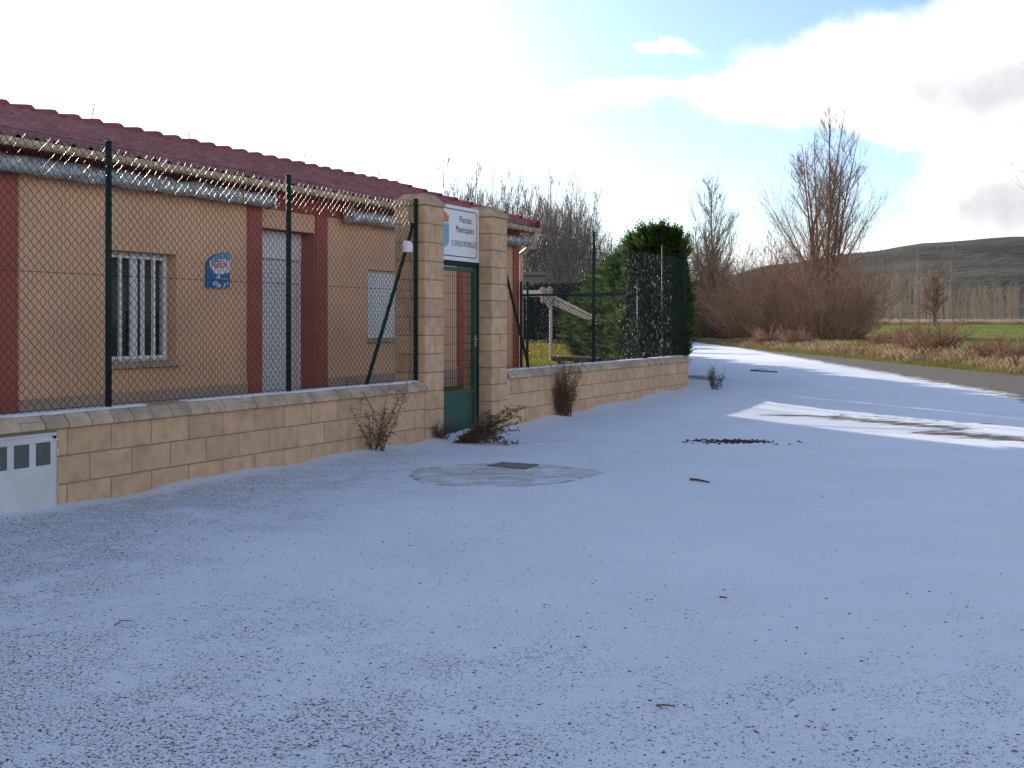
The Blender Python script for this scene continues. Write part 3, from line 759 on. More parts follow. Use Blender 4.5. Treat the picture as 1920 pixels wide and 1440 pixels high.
b.box(s0+.02, s1-.08, fd-.046, fd-.0201, z0+.06, z0+.085, .5, W); b.box(s0+.02, s1-.08, fd-.046, fd-.0201, z1-.07, z1-.045, .5, W)
b.build('window_bars', 'white', wn)
b = MB(); b.bbox(s0-.02, s1+.03, BD-.05, BD+r, z0-.035, z0+.029, .006, .5, W); b.build('sill', 'coping', wn)
def shutter(s0, s1, z0, z1, d, name, parent, box_h=0., sw=.055):
    if box_h:
        b = MB(); b.bbox(s0+.005, s1-.005, d-.03, d+.06, z1-box_h, z1-.004, .005, .5, W); o = b.build('shutter_box', 'white', parent)
        z1 = z1-box_h
    b = MB(); z = z0
    while z < z1-.005:
        e = min(z+sw-.004, z1-.002)
        pr = [(d+.02, z), (d+.003, z+.004), (d, (z+e)/2), (d+.003, e-.004), (d+.02, e)]
        b.prism(pr, lambda dd, zz: W(s0+.03, dd, zz), lambda dd, zz: W(s1-.03, dd, zz)); z += sw
    b.box(s0+.03, s1-.03, d+.018, d+.04, z0, z1, .5, W)
    o = b.build(name, 'shutter', parent)
    b = MB(); b.box(s0, s0+.029, d-.012, d+.05, z0, z1, .5, W); b.build('shutter_guide', 'white', o); b = MB(); b.box(s1-.029, s1, d-.012, d+.05, z0, z1, .5, W); b.build('shutter_guide', 'white', o)
    return o
shutter(dr1[0], dr1[1], dr1[2], dr1[3], BD+dr1[4], 'door', bd, .36)
o = shutter(w2[0], w2[1], w2[2]+.03, w2[3], BD+w2[4], 'window', bd)
b = MB(); b.bbox(w2[0]-.02, w2[1]+.02, BD-.045, BD+.09, w2[2]-.03, w2[2]+.028, .005, .5, W); b.build('sill', 'coping', o)
b = MB(); b.box(dr2[0], dr2[1], BD+.10, BD+.16, dr2[2], dr2[3], .5, W); b.build('door', 'cabinet', bd)
# soffit
b = MB(); b.box(BS0-.15, BS1+.16, ED+.03, BD+.2, SOF+.0, SOF+.03, .5, W); b.build('soffit', 'soffit', bd)
# roof: interlocking tiles in courses
RS0, RS1 = -7.2, S(1002, ED)
def roof_slope(b, d_e, sgn):
    ncr = 9; per = .21; nx = int((RS1-RS0)/per*6); q = random.Random(4)
    sl_ = (RZ-EZ)/RD
    tn = {}
    for c in range(ncr):
        t0, t1 = c/ncr, (c+1)/ncr+.012
        i0 = len(b.v)
        for row, (t, lift) in enumerate(((t0, -.012), (t0, .062), (t1, .004))):
            for i in range(nx+1):
                s = RS0+(RS1-RS0)*i/nx; ph = (s-RS0)/per*2*math.pi
                wv = max(0, math.sin(ph))**.8*.07+max(0, -math.sin(ph))*.004
                if row == 0: wv -= .0
                d = d_e+sgn*(RD*min(t, 1.))
                z = EZ+(RZ-EZ)*min(t, 1.)+wv+lift
                b.v.append(W(s, d, z))
        for row in range(2):
            for i in range(nx):
                k = i0+row*(nx+1)+i; b.f.append((k, k+1, k+nx+2, k+nx+1))
                key = (c, int((RS0+(RS1-RS0)*(i+.5)/nx-RS0)/per)); tn.setdefault(key, q.random()); b.t.append(tn[key])
rf = MB(); roof_slope(rf, ED, 1); ro = rf.build('roof', 'tile', bd, False)
rf = MB(); roof_slope(rf, ED+2*RD, -1); rf.build('rear_roof', 'tile', bd, False)
b = MB(); b.hexa([W(RS0, ED+.06, EZ-.02), W(RS1-.04, ED+.06, EZ-.02), W(RS1-.04, ED+RD, RZ-.03), W(RS0, ED+RD, RZ-.03),
                  W(RS0, ED+.06, EZ-.005), W(RS1-.04, ED+.06, EZ-.005), W(RS1-.04, ED+RD, RZ-.016), W(RS0, ED+RD, RZ-.016)]); b.build('roof_deck', 'soffit', bd)
def halfround(b, p0, p1, r0, r1, t, upv=(0, 0, 1), n=8, th=.015):
    p0, p1 = Vector(p0), Vector(p1); ax = (p1-p0).normalized(); up = Vector(upv); up = (up-ax*up.dot(ax)).normalized(); sd_ = ax.cross(up)
    i0 = len(b.v)
    for p, r in ((p0, r0), (p1, r1)):
        for rr in (r, r-th):
            for i in range(n+1):
                a = R(-12)+R(204)*i/n; v = p+sd_*math.cos(a)*rr+up*math.sin(a)*rr; b.v.append(tuple(v))
    m_ = n+1
    for i in range(n):
        for (a0, a1) in ((0, 2), (1, 3), (0, 1), (2, 3)):
            b.f.append((i0+a0*m_+i, i0+a0*m_+i+1, i0+a1*m_+i+1, i0+a1*m_+i)); b.t.append(t)
fl_ = MB(); q = random.Random(15); s = RS0      # small pale flecks in the tile valleys
for c in range(9):
    s = RS0+.16
    while s < RS1-.1:
        if q.random() < .5:
            t = (c+.02)/9; fl_.blob(W(s+q.uniform(-.01, .01), ED+RD*t-.012, EZ+(RZ-EZ)*t+.03+q.uniform(0, .02)), (.022*q.uniform(.4, 1.3), .02, .010), .5, int(s*100)+c)
        s += .21
tag(fl_.build('roof_flecks', 'snow', ro), kind='stuff')
rg = MB(); pl = MB(); q = random.Random(8); s = RS0
while s < RS1-.1:
    L = .36; t = q.random()
    halfround(rg, W(s-.04, ED+RD, RZ+.005), W(s+L, ED+RD, RZ+.012), .10, .155, t); s += L
    rg.t[-1] = t
rg.build('ridge_tiles', 'ridge', ro, False)
s = RS0+.052
while s < RS1:                    # pale mortar plugs under the ridge tiles
    if q.random() < .85:
        c = Vector(W(s+.105, ED+RD-.135, RZ-.02)); pl.blob(c, (.045, .04, .03), .5, int(s*100))
    s += .21
tag(pl.build('ridge_mortar', 'snow', ro), kind='stuff')
vg = MB(); nv = 9
for i in range(nv):
    t0, t1 = i/nv-.02, (i+1)/nv
    p0 = W(RS1-.02, ED+RD*t0, EZ+(RZ-EZ)*t0+.05); p1 = W(RS1-.02, ED+RD*t1, EZ+(RZ-EZ)*t1+.03)
    halfround(vg, p0, p1, .12, .10, q.random())
for i in range(nv):
    t0, t1 = i/nv-.02, (i+1)/nv
    p0 = W(RS1-.02, ED+2*RD-RD*t0, EZ+(RZ-EZ)*t0+.05); p1 = W(RS1-.02, ED+2*RD-RD*t1, EZ+(RZ-EZ)*t1+.03)
    halfround(vg, p0, p1, .12, .10, q.random())
vg.build('verge_tiles', 'ridge', ro, False)
# gutter and downpipe
b = MB(); gd, gz, gr_ = ED-.06, EZ-.01, .062; GE = RS1+.05
prof = [(gr_*math.cos(a), gr_*math.sin(a)) for a in [math.pi+math.pi*i/8 for i in range(9)]] 
prof = prof + [(p[0]*.9, p[1]*.9) for p in prof[::-1]]
prof[0] = (prof[0][0]-.008, .006)
b.prism([(gd+x, gz+z) for x, z in prof], lambda d, z: W(RS0, d, z), lambda d, z: W(GE, d, z))
b.face([W(GE, gd+x, gz+z) for x, z in prof[:9]])
b.build('gutter', 'gutter', bd)
dp = [W(GE-.12, gd, gz-.05), W(GE-.12, gd, gz-.17), W(GE-.12, gd+.05, gz-.26), W(BS1+.04, BD-.02, gz-.42), W(BS1+.06, BD-.015, gz-.52), W(BS1+.06, BD-.015, .2)]
b = MB(); b.tube(dp, .04, 10); b.build('downpipe', 'gutter', bd, True)

# rolled awnings under the eave
def awning(s0, s1, z0, z1, label, seed):
    t = thing('rolled_awning', W((s0+s1)/2, BD-.15, z0), label, 'awning', 'rolled awnings under the eave')
    b = MB(); q = random.Random(seed); ph_ = [(q.uniform(0, 6), q.uniform(4, 14), q.randint(1, 5)) for _ in range(6)]
    n, m_ = int((s1-s0)/.05), 20
    for i in range(n+1):
        s = s0+(s1-s0)*i/n; zc = z0+(z1-z0)*i/n
        for j in range(m_):
            a = 2*math.pi*j/m_
            r = .085+sum(math.sin(p+s*f_+a*k_) for p, f_, k_ in ph_)*.0038
            if i in (0, n): r *= .93
            b.v.append(W(s, BD-.16+r*math.cos(a)*.85, zc+r*math.sin(a)))
    for i in range(n):
        for j in range(m_):
            k = i*m_+j; k2 = i*m_+(j+1) % m_; b.f.append((k, k2, k2+m_, k+m_)); b.t.append(.5)
    b.f.append(tuple(range(m_))[::-1]); b.t.append(.5); b.f.append(tuple(n*m_+j for j in range(m_))); b.t.append(.5)
    b.build('roll', 'silver', t, True)
    e = s0+.5
    while e < s1-.2:                  # cords tied round the roll
        zc = z0+(z1-z0)*(e-s0)/(s1-s0); b = MB()
        b.tube([W(e+.03*math.sin(a_*.5), BD-.16+.089*math.cos(a_)*.88, zc+.092*math.sin(a_)) for a_ in [2*math.pi*k_/16 for k_ in range(17)]], .006, 5)
        b.build('cord', 'gutter', t); e += 1.15
    for e, sg_, zc in ((s0, -1, z0), (s1, 1, z1)):
        b = MB(); b.prism([(-.10, -.10), (.05, -.11), (.10, -.03), (.105, .08), (.05, .105), (-.10, .10)], lambda d, z: W(e+sg_*.002, BD-.16+d*.9, zc+z), lambda d, z: W(e+sg_*.022, BD-.16+d*.9, zc+z))
        b.tube([W(e+sg_*.01, BD-.16, zc), W(e+sg_*.05, BD-.16, zc)], .02, 8)
        b.build('end_plate', 'chrome' if s1 < 7 else 'silver', t)
        b = MB(); b.box(e-sg_*.08, e-sg_*.04, BD-.16, BD-.035, zc+.085, zc+.125, .5, W); b.build('bracket', 'gutter', t)
AD = BD-.16
awning(-5.5, S(505, AD), Z(100, 322, AD), Z(500, 375, AD), 'long silver rolled awning at the left end under the eave, above the barred window', 21)
awning(S(655, AD), S(835, AD), Z(690, 409, AD), Z(690, 409, AD)+.0, 'silver rolled awning under the eave just left of the gate pillars', 22)
awning(S(915, AD), S(997, AD), Z(970, 452, AD), Z(970, 452, AD), 'short silver rolled awning at the right end of the eave beside the downpipe', 23)

# ice cream sign on the facade
ID = BD-.03; is0, is1 = S(388, ID), S(431, ID); iw = is1-is0; iz0, iz1 = Z(410, 543, ID), Z(410, 472, ID); ih = iz1-iz0
ic = thing('ice_cream_sign', W((is0+is1)/2, BD, iz0), 'small blue ice cream sign with red lettering on the ochre wall', 'sign')
def ii(d): return lambda x, y: W(is0+x*iw, ID-d, iz0+y*ih)
b = MB(); out = [(0, .04), (.95, .06), (1., .12), (1., 1.0), (.85, 1.0), (.6, .97), (.32, .90), (.12, .80), (0, .68)]
b.prism(out, ii(.0), ii(-.028)); b.build('panel', 'blue', ic)
b = MB(); b.face([ii(.0008)(*p) for p in [(.10, .74), (.16, .62), (.22, .52), (1., .62), (1., .97), (.86, .985), (.6, .955), (.34, .885)]]); b.build('blue_field', 'lightblue', ic)
b = MB(); b.face([ii(.0016)(*p) for p in [(.10, .76), (.13, .58), (.30, .42), (.6, .40), (1., .48), (1., .78), (.7, .82), (.4, .76), (.26, .72)]]); b.build('oval', 'signwhite', ic)
def itx(x, y): 
    px_ = .16+x; py_ = .545+y+.09*(px_-.2)
    return ii(.0026)(px_, py_)
text_mesh('lettering', 'Nestlé', itx, .27, 'redletter', ic, 1.02, 'LEFT', .012)
b = MB(); b.face([ii(.0026)(*p) for p in [(.27, .735), (.27, .705), (.66, .745), (.66, .775)]]); b.build('lettering', 'redletter', ic)
b = MB()
for cx_, cy_, rr in ((.48, .33, .09), (.36, .16, .11), (.5, .10, .10)):
    b.face([ii(.003+rr*.01)(cx_+rr*math.cos(2*math.pi*i/12)*1.1, cy_+rr*.62*math.sin(2*math.pi*i/12)) for i in range(12)])
b.face([ii(.0022)(*p) for p in [(.66, .05), (.72, .03), (.84, .16), (.78, .19)]]); b.face([ii(.0022)(*p) for p in [(.84, .2), (.9, .1), (.95, .13), (.9, .22)]])
b.face([ii(.0022)(*p) for p in [(.66, .28), (.88, .27), (.88, .30), (.66, .31)]])
b.build('picture', 'paleblue', ic)

# ------------------------------------------------------------------ vegetation generators
def dirv_(az, el): return Vector((math.cos(az)*math.cos(el), math.sin(az)*math.cos(el), math.sin(el)))
def grow(q, p, d, L, n, wig, up):
    pts = [p.copy()]; d = d.copy()
    for i in range(n):
        d = (d+Vector((q.gauss(0, wig), q.gauss(0, wig), q.gauss(0, wig)+up))).normalized()
        p = p+d*(L/n); pts.append(p.copy())
    return pts
def at(pts, t):
    x = t*(len(pts)-1); i = min(int(x), len(pts)-2); f = x-i
    return pts[i].lerp(pts[i+1], f), (pts[i+1]-pts[i]).normalized()
def poplar(seed, h, stems=1, spread=.1, side=26, twigs=7, sub=3, low=.12, ang=42, blen=.26, base_r=None, br=.0075, up=.07, ex=.8, pen=.12):
    q = random.Random(seed); tr, cr = MB(), MB()
    for k in range(stems):
        az = 2*math.pi*k/max(1, stems)+q.uniform(-.5, .5); lean = spread*q.uniform(.35, 1) if stems > 1 else q.uniform(0, .04)
        hh = h*(1 if k == 0 else q.uniform(.8, 1.)*(1-pen*lean/max(spread, .01)*(stems > 1))); lean = .02 if (k == 0 and stems > 1) else lean; d = Vector((math.cos(az)*lean, math.sin(az)*lean, 1)).normalized()
        p = Vector((math.cos(az), math.sin(az), 0))*(.12*stems*.25 if stems > 1 else 0)
        pts = grow(q, p, d, hh, 12, .018, .012*lean); r0 = base_r or h*.0095*(1 if stems < 2 else .75)
        tr.tube(pts, [r0*(1-i/12.6)+br*.7 for i in range(13)], 6, q.random())
        for i in range(side):
            t = low+(1-low)*(i+q.random())/side*.98; pt, dd = at(pts, t); a2 = q.uniform(0, 6.28)
            el = R(90-ang*q.uniform(.7, 1.25)); bd_ = dirv_(a2, el); L = hh*blen*(1-t)**ex*q.uniform(.55, 1.15)+.14
            bp = grow(q, pt, bd_, L, 5, .035, up); r1 = min(r0*(1-t)*.5+.006, .045)
            cr.tube(bp, [r1*(1-j/5.6)+br*.55 for j in range(6)], 3, q.random(), False)
            for j in range(max(2, int(twigs*min(1.2, L/1.6)))):
                t2 = q.uniform(.12, .95); p2, d2 = at(bp, t2); a3 = q.uniform(0, 6.28)
                d3 = (d2+dirv_(a3, q.uniform(0, .9))*.5).normalized(); L2 = L*q.uniform(.25, .6)*(1.2-t2*.7)+.06
                tp = grow(q, p2, d3, L2, 3, .05, .02); cr.tube(tp, [br, br*.85, br*.7, br*.5], 3, q.random(), False)
                for m_ in range(sub):
                    p4, d4 = at(tp, q.uniform(.2, 1)); d5 = (d4+dirv_(q.uniform(0, 6.28), q.uniform(0, .9))*.55).normalized()
                    cr.tube(grow(q, p4, d5, L2*q.uniform(.25, .6), 2, .05, .02), [br*.7, br*.6, br*.45], 3, q.random(), False)
    return tr, cr
def shrub(seed, h, rad, stems=70, twigs=9, sub=2, br=.007):
    q = random.Random(seed); tr, cr = MB(), MB()
    for k in range(stems):
        az = q.uniform(0, 6.28); r = rad*math.sqrt(q.random())*.55; p = Vector((math.cos(az)*r, math.sin(az)*r, 0))
        el = R(q.uniform(35, 88)); L = h*(q.uniform(.45, 1.0) if k % 9 else q.uniform(1.1, 1.55)); sp = grow(q, p, dirv_(az+q.gauss(0, .5), el), L, 6, .12, .05)
        (tr if k < 10 else cr).tube(sp, [.02*(1-j/7)+br*.6 for j in range(7)], 3, q.random(), False)
        for j in range(twigs):
            t2 = q.uniform(.12, 1); p2, d2 = at(sp, t2); d3 = (d2*.6+dirv_(q.uniform(0, 6.28), q.uniform(-.3, .9))).normalized()
            tp = grow(q, p2, d3, L*q.uniform(.12, .38), 3, .16, .03); cr.tube(tp, [br, br*.8, br*.65, br*.5], 3, q.random(), False)
            for m_ in range(sub):
                p4, d4 = at(tp, q.uniform(.2, 1)); d5 = (d4*.5+dirv_(q.uniform(0, 6.28), q.uniform(-.4, .9))).normalized()
                cr.tube(grow(q, p4, d5, L*q.uniform(.06, .16), 2, .12, 0), [br*.7, br*.6, br*.45], 3, q.random(), False)
    return tr, cr
def proto_tree(name, mbs, mats, label, cat, group=None, crown='branches'):
    t = thing(name, (0, 0, 0), label, cat, group)
    mbs[0].build('trunk', mats[0], t); mbs[1].build(crown, mats[1], t)
    return t
placed = set()
def place(proto, loc, rz, sc, label=None, group=None):
    if proto.name in placed: o = copy_tree(proto)
    else: placed.add(proto.name); o = proto
    o.location = loc; o.rotation_euler = (0, 0, rz); o.scale = sc if hasattr(sc, '__len__') else (sc, sc, sc)
    if label: o['label'] = label
    if group: o['group'] = group
    return o
def at_px(px, Y): return (px-960)/F*Y

# poplars behind the pool
GP = 'bare poplars beyond the pool hedge'
PL = ['bare multi stemmed poplar in the row beyond the pool hedge', 'bare slender poplar in the row beyond the pool hedge', 'bare bushy poplar in the row beyond the pool hedge']
pp_ = [proto_tree('poplar_tree', poplar(31, 12, 5, .26, 11, 9, 3, .08, 22, .62, .08, .0115, .006, .95, .05), ('barkgrey', 'twiggrey'), PL[0], 'tree', GP),
       proto_tree('poplar_tree', poplar(32, 12, 4, .22, 13, 9, 3, .10, 25, .62, .09, .0115, .006, .95, .05), ('barkgrey', 'twiggrey'), PL[1], 'tree', GP),
       proto_tree('poplar_tree', poplar(33, 12, 6, .30, 10, 9, 3, .06, 22, .60, .08, .0115, .006, .95, .05), ('barkgrey', 'twiggrey'), PL[2], 'tree', GP)]
q = random.Random(77)
row = [(842, 92, 305), (885, 94, 312), (925, 90, 322), (968, 95, 335), (1005, 88, 350), (1040, 90, 332), (1078, 86, 350), (1108, 92, 372), (1130, 84, 430), (955, 86, 330), (1022, 84, 340), (1062, 82, 338), (1092, 80, 360), (1118, 86, 400), (905, 99, 312), (1048, 99, 345),
       (158, 74, 196), (272, 78, 222), (345, 90, 252), (560, 92, 292), (640, 94, 318), (705, 96, 330), (990, 100, 350), (1060, 102, 375)]
for i, (px, Y, top) in enumerate(row):
    h = ((607-top)/F*Y+CAMZ-.4)*1.06; k = i % 3
    sxy = h/12*(q.uniform(.75, .95) if px > 750 else .85)
    place(pp_[k], (at_px(px, Y), Y, .4), q.uniform(0, 6), (sxy, sxy, h/12), PL[k], GP)
# grey undergrowth under them
sh1 = proto_tree('undergrowth_shrub', shrub(41, 3.6, 2.6, 80, 9, 2, .011), ('barkgrey', 'twiggrey'), 'grey bare shrub in the thicket under the poplars beyond the pool hedge', 'shrub', 'bare shrubs under the poplars')
for px in range(985, 1180, 24):
    Y = q.uniform(70, 84); place(sh1, (at_px(px, Y), Y, .4), q.uniform(0, 6), q.uniform(.85, 1.25)*(1 if px < 1120 else .8))

# dark clipped hedge behind the lawn
def leafmass(seed, n, sampler, size, updir=.4):
    q = random.Random(seed); b = MB()
    for _ in range(n):
        p, nrm, depth = sampler(q)
        a = Vector((q.gauss(0, 1), q.gauss(0, 1), q.gauss(0, 1)))*.7+nrm+Vector((0, 0, updir)); a.normalize(); s_ = a.orthogonal().normalized()
        s_.rotate(Matrix.Rotation(q.uniform(0, 6.28), 3, a)); L = size*q.uniform(.6, 1.4); w_ = L*q.uniform(.22, .4)
        b.face([p-s_*w_*.5, p+a*L*.5+s_*w_*.2, p+a*L, p+a*L*.45-s_*w_], depth*q.uniform(.6, 1.1) if depth < 1 else q.random())
    return b
hA = Vector((at_px(900, 58), 58, .5)); hB = Vector((at_px(1120, 52), 52, .5))
hd = thing('clipped_hedge', tuple((hA+hB)/2), 'dark clipped hedge along the far side of the sunny lawn', 'hedge')
def hs_(q):
    t = q.random(); u = q.random(); top = 2.45
    base = hA.lerp(hB, t)
    if q.random() < .65: return base+Vector((0, q.uniform(-.08, .05), u*top)), Vector((0, -1, 0)), 1.
    return base+Vector((0, u*1.0, top+q.gauss(0, .05))), Vector((0, 0, 1)), 1.
leafmass(51, 9000, hs_, .26).build('foliage', 'hedge', hd)
b = MB(); dv = Vector((0, .9, 0)); b.hexa([hA+Vector((0, .05, 0)), hB+Vector((0, .05, 0)), hB+dv, hA+dv]+[v+Vector((0, 0, 2.4)) for v in (hA+Vector((0, .05, 0)), hB+Vector((0, .05, 0)), hB+dv, hA+dv)]); b.build('branches', 'hedge', hd)

# conifers along the road side of the lawn
def conifer(seed, h, r, n):
    q = random.Random(seed); tr, cr = MB(), MB()
    tr.tube([(0, 0, 0), (0.02, 0, h*.5), (0, .02, h*.93)], [.07, .05, .012], 7)
    def prof(t): return r*(min(1, .72+t*1.6) if t < .2 else 1.04-.22*t if t < .75 else max(.06, (1-((t-.75)/.27)**2)*.875))
    lobes = [(q.uniform(0, 6.28), q.uniform(.1, 1.), q.uniform(.15, .6)) for _ in range(24)]
    nb = int(n/14)
    for i in range(nb):
        t = q.random()**.9; az = q.uniform(0, 6.28); R_ = prof(t)
        bump_ = 0
        for a, tt, am in lobes:
            dd = math.acos(max(-1, min(1, math.cos(az-a)))); bump_ += am*math.exp(-(dd/.5)**2-((t-tt)/.11)**2)
        R_ = R_*(1+bump_*.9); rr = R_*q.uniform(.62, 1.0)
        p = Vector((math.cos(az)*rr, math.sin(az)*rr, t*h)); d = (dirv_(az, R(q.uniform(15, 62)))).normalized()
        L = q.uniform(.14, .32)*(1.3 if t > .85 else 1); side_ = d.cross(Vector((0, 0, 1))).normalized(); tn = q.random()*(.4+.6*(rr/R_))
        tilt = Matrix.Rotation(q.uniform(-1.3, 1.3), 3, d); side_ = tilt @ side_
        for j in range(7):           # a feathery flat spray
            u = j/6; c = p+d*L*u; hw = L*.42*(1-u*.75); ww = .018+.012*q.random()
            for sg_ in (-1, 1):
                e = c+side_*sg_*hw*q.uniform(.7, 1.1)+d*hw*.75
                cr.face([c-d*ww, c+d*ww, e], min(1, tn*q.uniform(.7, 1.3)))
    for k in range(int(14*h/3)):     # whippy leaders on top
        az = q.uniform(0, 6.28); rr = r*.55*math.sqrt(q.random()); p = Vector((math.cos(az)*rr, math.sin(az)*rr, h*q.uniform(.84, .95)))
        d = dirv_(az+q.gauss(0, .4), R(q.uniform(30, 80))); pts = grow(q, p, d, h*q.uniform(.07, .17), 5, .12, 0)
        cr.tube(pts, [.012, .01, .008, .006, .005, .004], 3, .3, False)
        for j in range(16):
            c, dd = at(pts, j/16); e = c+(dd*.7+dirv_(q.uniform(0, 6.28), q.uniform(-.2, .6))).normalized()*.09; o_ = dd.orthogonal()*.018
            cr.face([c-o_, c+o_, e], q.random())
    return tr, cr
GC = 'conifers in the hedge row along the road'
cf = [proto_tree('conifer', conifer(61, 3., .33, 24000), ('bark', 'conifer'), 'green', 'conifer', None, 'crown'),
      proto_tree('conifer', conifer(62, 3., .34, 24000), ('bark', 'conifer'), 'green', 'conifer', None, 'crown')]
def put_con(k, px, Y, top, r, label, group=None):
    h = (607-top)/F*Y+CAMZ-.31; s_ = r/.31
    o = place(cf[k], (at_px(px, Y), Y, .31), q.uniform(0, 6), (s_, s_, h/3), label, group)
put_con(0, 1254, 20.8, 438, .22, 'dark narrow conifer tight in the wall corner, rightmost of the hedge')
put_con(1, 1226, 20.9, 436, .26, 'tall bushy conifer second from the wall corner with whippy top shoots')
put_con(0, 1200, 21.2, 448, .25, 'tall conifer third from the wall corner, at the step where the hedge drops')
put_con(0, 1181, 23.4, 474, .30, 'added dark conifer filling the gap between the tall group and the lower ones')  # added to close a streak of sun across the road
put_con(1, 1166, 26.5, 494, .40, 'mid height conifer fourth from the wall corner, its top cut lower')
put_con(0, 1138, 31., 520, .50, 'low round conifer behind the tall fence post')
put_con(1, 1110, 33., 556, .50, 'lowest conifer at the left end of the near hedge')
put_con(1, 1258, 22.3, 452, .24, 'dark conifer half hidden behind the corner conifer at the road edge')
LC = 'green conifer in the receding hedge row half hidden behind the near conifers'
for i in range(12):
    Y = 24.0+i*1.9; X = 2.8+.010*(Y-20)+q.uniform(-.1, .1); h = 2.4-.034*(Y-22)+q.uniform(-.15, .15)
    place(cf[i % 2], (X, Y, .32), q.uniform(0, 6), (1.75+q.uniform(-.2, .2),)*2+(h/3,), LC, GC)
# lawn blades
def lawn_blades(n, seed):
    q = random.Random(seed); b = MB()
    for _ in range(n):
        y = 15+q.random()**1.6*40; x = at_px(q.uniform(940, 1240), y); v = Vector((x, y, 0))-P0
        s_, d_ = v.dot(U), v.dot(NB)
        if d_ < .5: continue
        z = lawnz(s_, d_)-.01; h = q.uniform(.05, .13); a = q.uniform(0, 6.28); w_ = .006+y*.00025; l_ = h*q.uniform(-.5, .5); tn = q.random()
        b.face([(x-math.sin(a)*w_, y+math.cos(a)*w_, z), (x+math.sin(a)*w_, y-math.cos(a)*w_, z), (x+math.cos(a)*l_, y+math.sin(a)*l_, z+h)], tn)
    return b
tag(lawn_blades(26000, 131).build('lawn_grass', 'lawnblade'), 'sunlit yellow green grass covering the pool lawn', 'grass', None, 'stuff')

# ------------------------------------------------------------------ things on the lawn
pf = thing('white_frame', (at_px(1033, 26), 26, .36), 'white metal post with a bundle on top and slanting bars on the lawn', 'play frame')
def fx_(px, py, Y): return Vector((at_px(px, Y), Y, CAMZ+(607-py)/F*Y))
b = MB(); p0 = fx_(1033, 674, 26); p1 = fx_(1033, 548, 26); b.tube([p0, p1], .042, 10); b.build('post', 'white', pf)
b = MB(); b.hexa([fx_(970, 556, 26.4), fx_(1036, 556, 26), fx_(1036, 556, 26.2), fx_(970, 556, 26.6), fx_(970, 544, 26.4), fx_(1036, 544, 26), fx_(1036, 544, 26.2), fx_(970, 544, 26.6)]); b.build('crossbar', 'white', pf)
for dx_, dy_ in ((0, 0), (0, 5), (2, 10), (4, 15), (-3, -5)):
    b = MB(); b.tube([fx_(1034+dx_, 556+dy_, 26), fx_(1152+dx_*2, 613+dy_*.8, 25)], .016, 6); b.build('slanting_bar', 'white', pf)
b = MB()
for i in range(26): b.blob(fx_(1024+q.uniform(-8, 9), 555+q.uniform(-13, 15), 25.9), (.07, .07, .09), q.random(), i)
b.build('bundle', 'clothwhite', pf)
bn = thing('garden_bench', (at_px(1077, 22), 22, .33), 'dark narrow plank bench standing on the lawn behind the wall', 'bench')
b = MB(); l, r_ = fx_(1034, 668, 22.4), fx_(1121, 671, 21.6); b.hexa([l+Vector((0, 0, -.09)), r_+Vector((0, 0, -.09)), r_+Vector((.1, .35, -.09)), l+Vector((.1, .35, -.09)), l, r_, r_+Vector((.1, .35, 0)), l+Vector((.1, .35, 0))]); b.build('seat', 'darkwood', bn)
for f in (.12, .5, .88):
    c = l.lerp(r_, f)+Vector((.05, .17, 0)); b = MB(); b.box(c.x-.04, c.x+.04, c.y-.12, c.y+.12, .31, c.z-.091); b.build('leg', 'darkwood', bn)
sh = thing('grey_shed', (at_px(1000, 66), 66, .5), 'grey flat roofed shed between the hedge and the bare poplars', 'shed')
b = MB(); b.box(at_px(960, 66), at_px(1022, 66), 66, 69, .4, CAMZ+(607-516)/F*66); b.build('wall', 'shedroof', sh)
b = MB(); b.box(at_px(957, 66), at_px(1025, 66), 65.7, 69.3, CAMZ+(607-516)/F*66+.001, CAMZ+(607-510)/F*66); b.build('roof', 'shedroof', sh)

# ------------------------------------------------------------------ far side of the road: trees, shrubs, bank, field
b1 = proto_tree('poplar_tree', poplar(71, 15, 7, .17, 16, 12, 3, .05, 25, .58, .11, .0088, .006, .9, .10), ('bark', 'twig'), 'tall bare poplar of many upright stems rising above the red brown thicket', 'tree')
place(b1, (at_px(1542, 70), 70, ground(20, 70)), .6, (1.2, 1.2, 1.0))
b2 = proto_tree('poplar_tree', poplar(72, 12.5, 5, .22, 30, 14, 3, .05, 30, .58, .13, .0115, .008, .9, .4), ('barkgrey', 'twiggrey'), 'mid height bare tree with pointed crown behind the conifers at the road end', 'tree')
place(b2, (at_px(1332, 84), 84, ground(15, 84)), 0, (1, 1, .97))
b3 = proto_tree('poplar_tree', poplar(73, 9, 5, .3, 14, 9, 3, .06, 26, .55, .06, .0105, .006, .9, .2), ('bark', 'twig'), 'small bare tree between the two tall bare trees by the road', 'tree')
for i, (px, top, lb) in enumerate(((1440, 425, 'small bare tree between the two tall bare trees by the road'), (1388, 470, 'lowest bare tree just right of the pointed one at the road end'), (1478, 440, 'slim bare sapling close on the left of the many stemmed poplar'))):
    Y = 78; place(b3, (at_px(px, Y), Y, .2), i*2., (((607-top)/F*Y+1.)/9)*.95, lb)
b4 = proto_tree('poplar_tree', poplar(74, 13, 2, .25, 34, 8, 3, .22, 60, .30, .14, .007, .045), ('bark', 'twig'), 'bare tree at the right edge, only its branch tips in view', 'tree')
place(b4, (at_px(2056, 38), 38, .2), 2.1, 1.0)
GS = 'red brown bare shrubs in the roadside thicket'
s2 = proto_tree('thicket_shrub', shrub(81, 4.6, 2.3, 95, 10, 3, .0085), ('shrub', 'shrub'), 'dense red brown bare shrub in the roadside thicket below the tall poplar', 'shrub', GS)
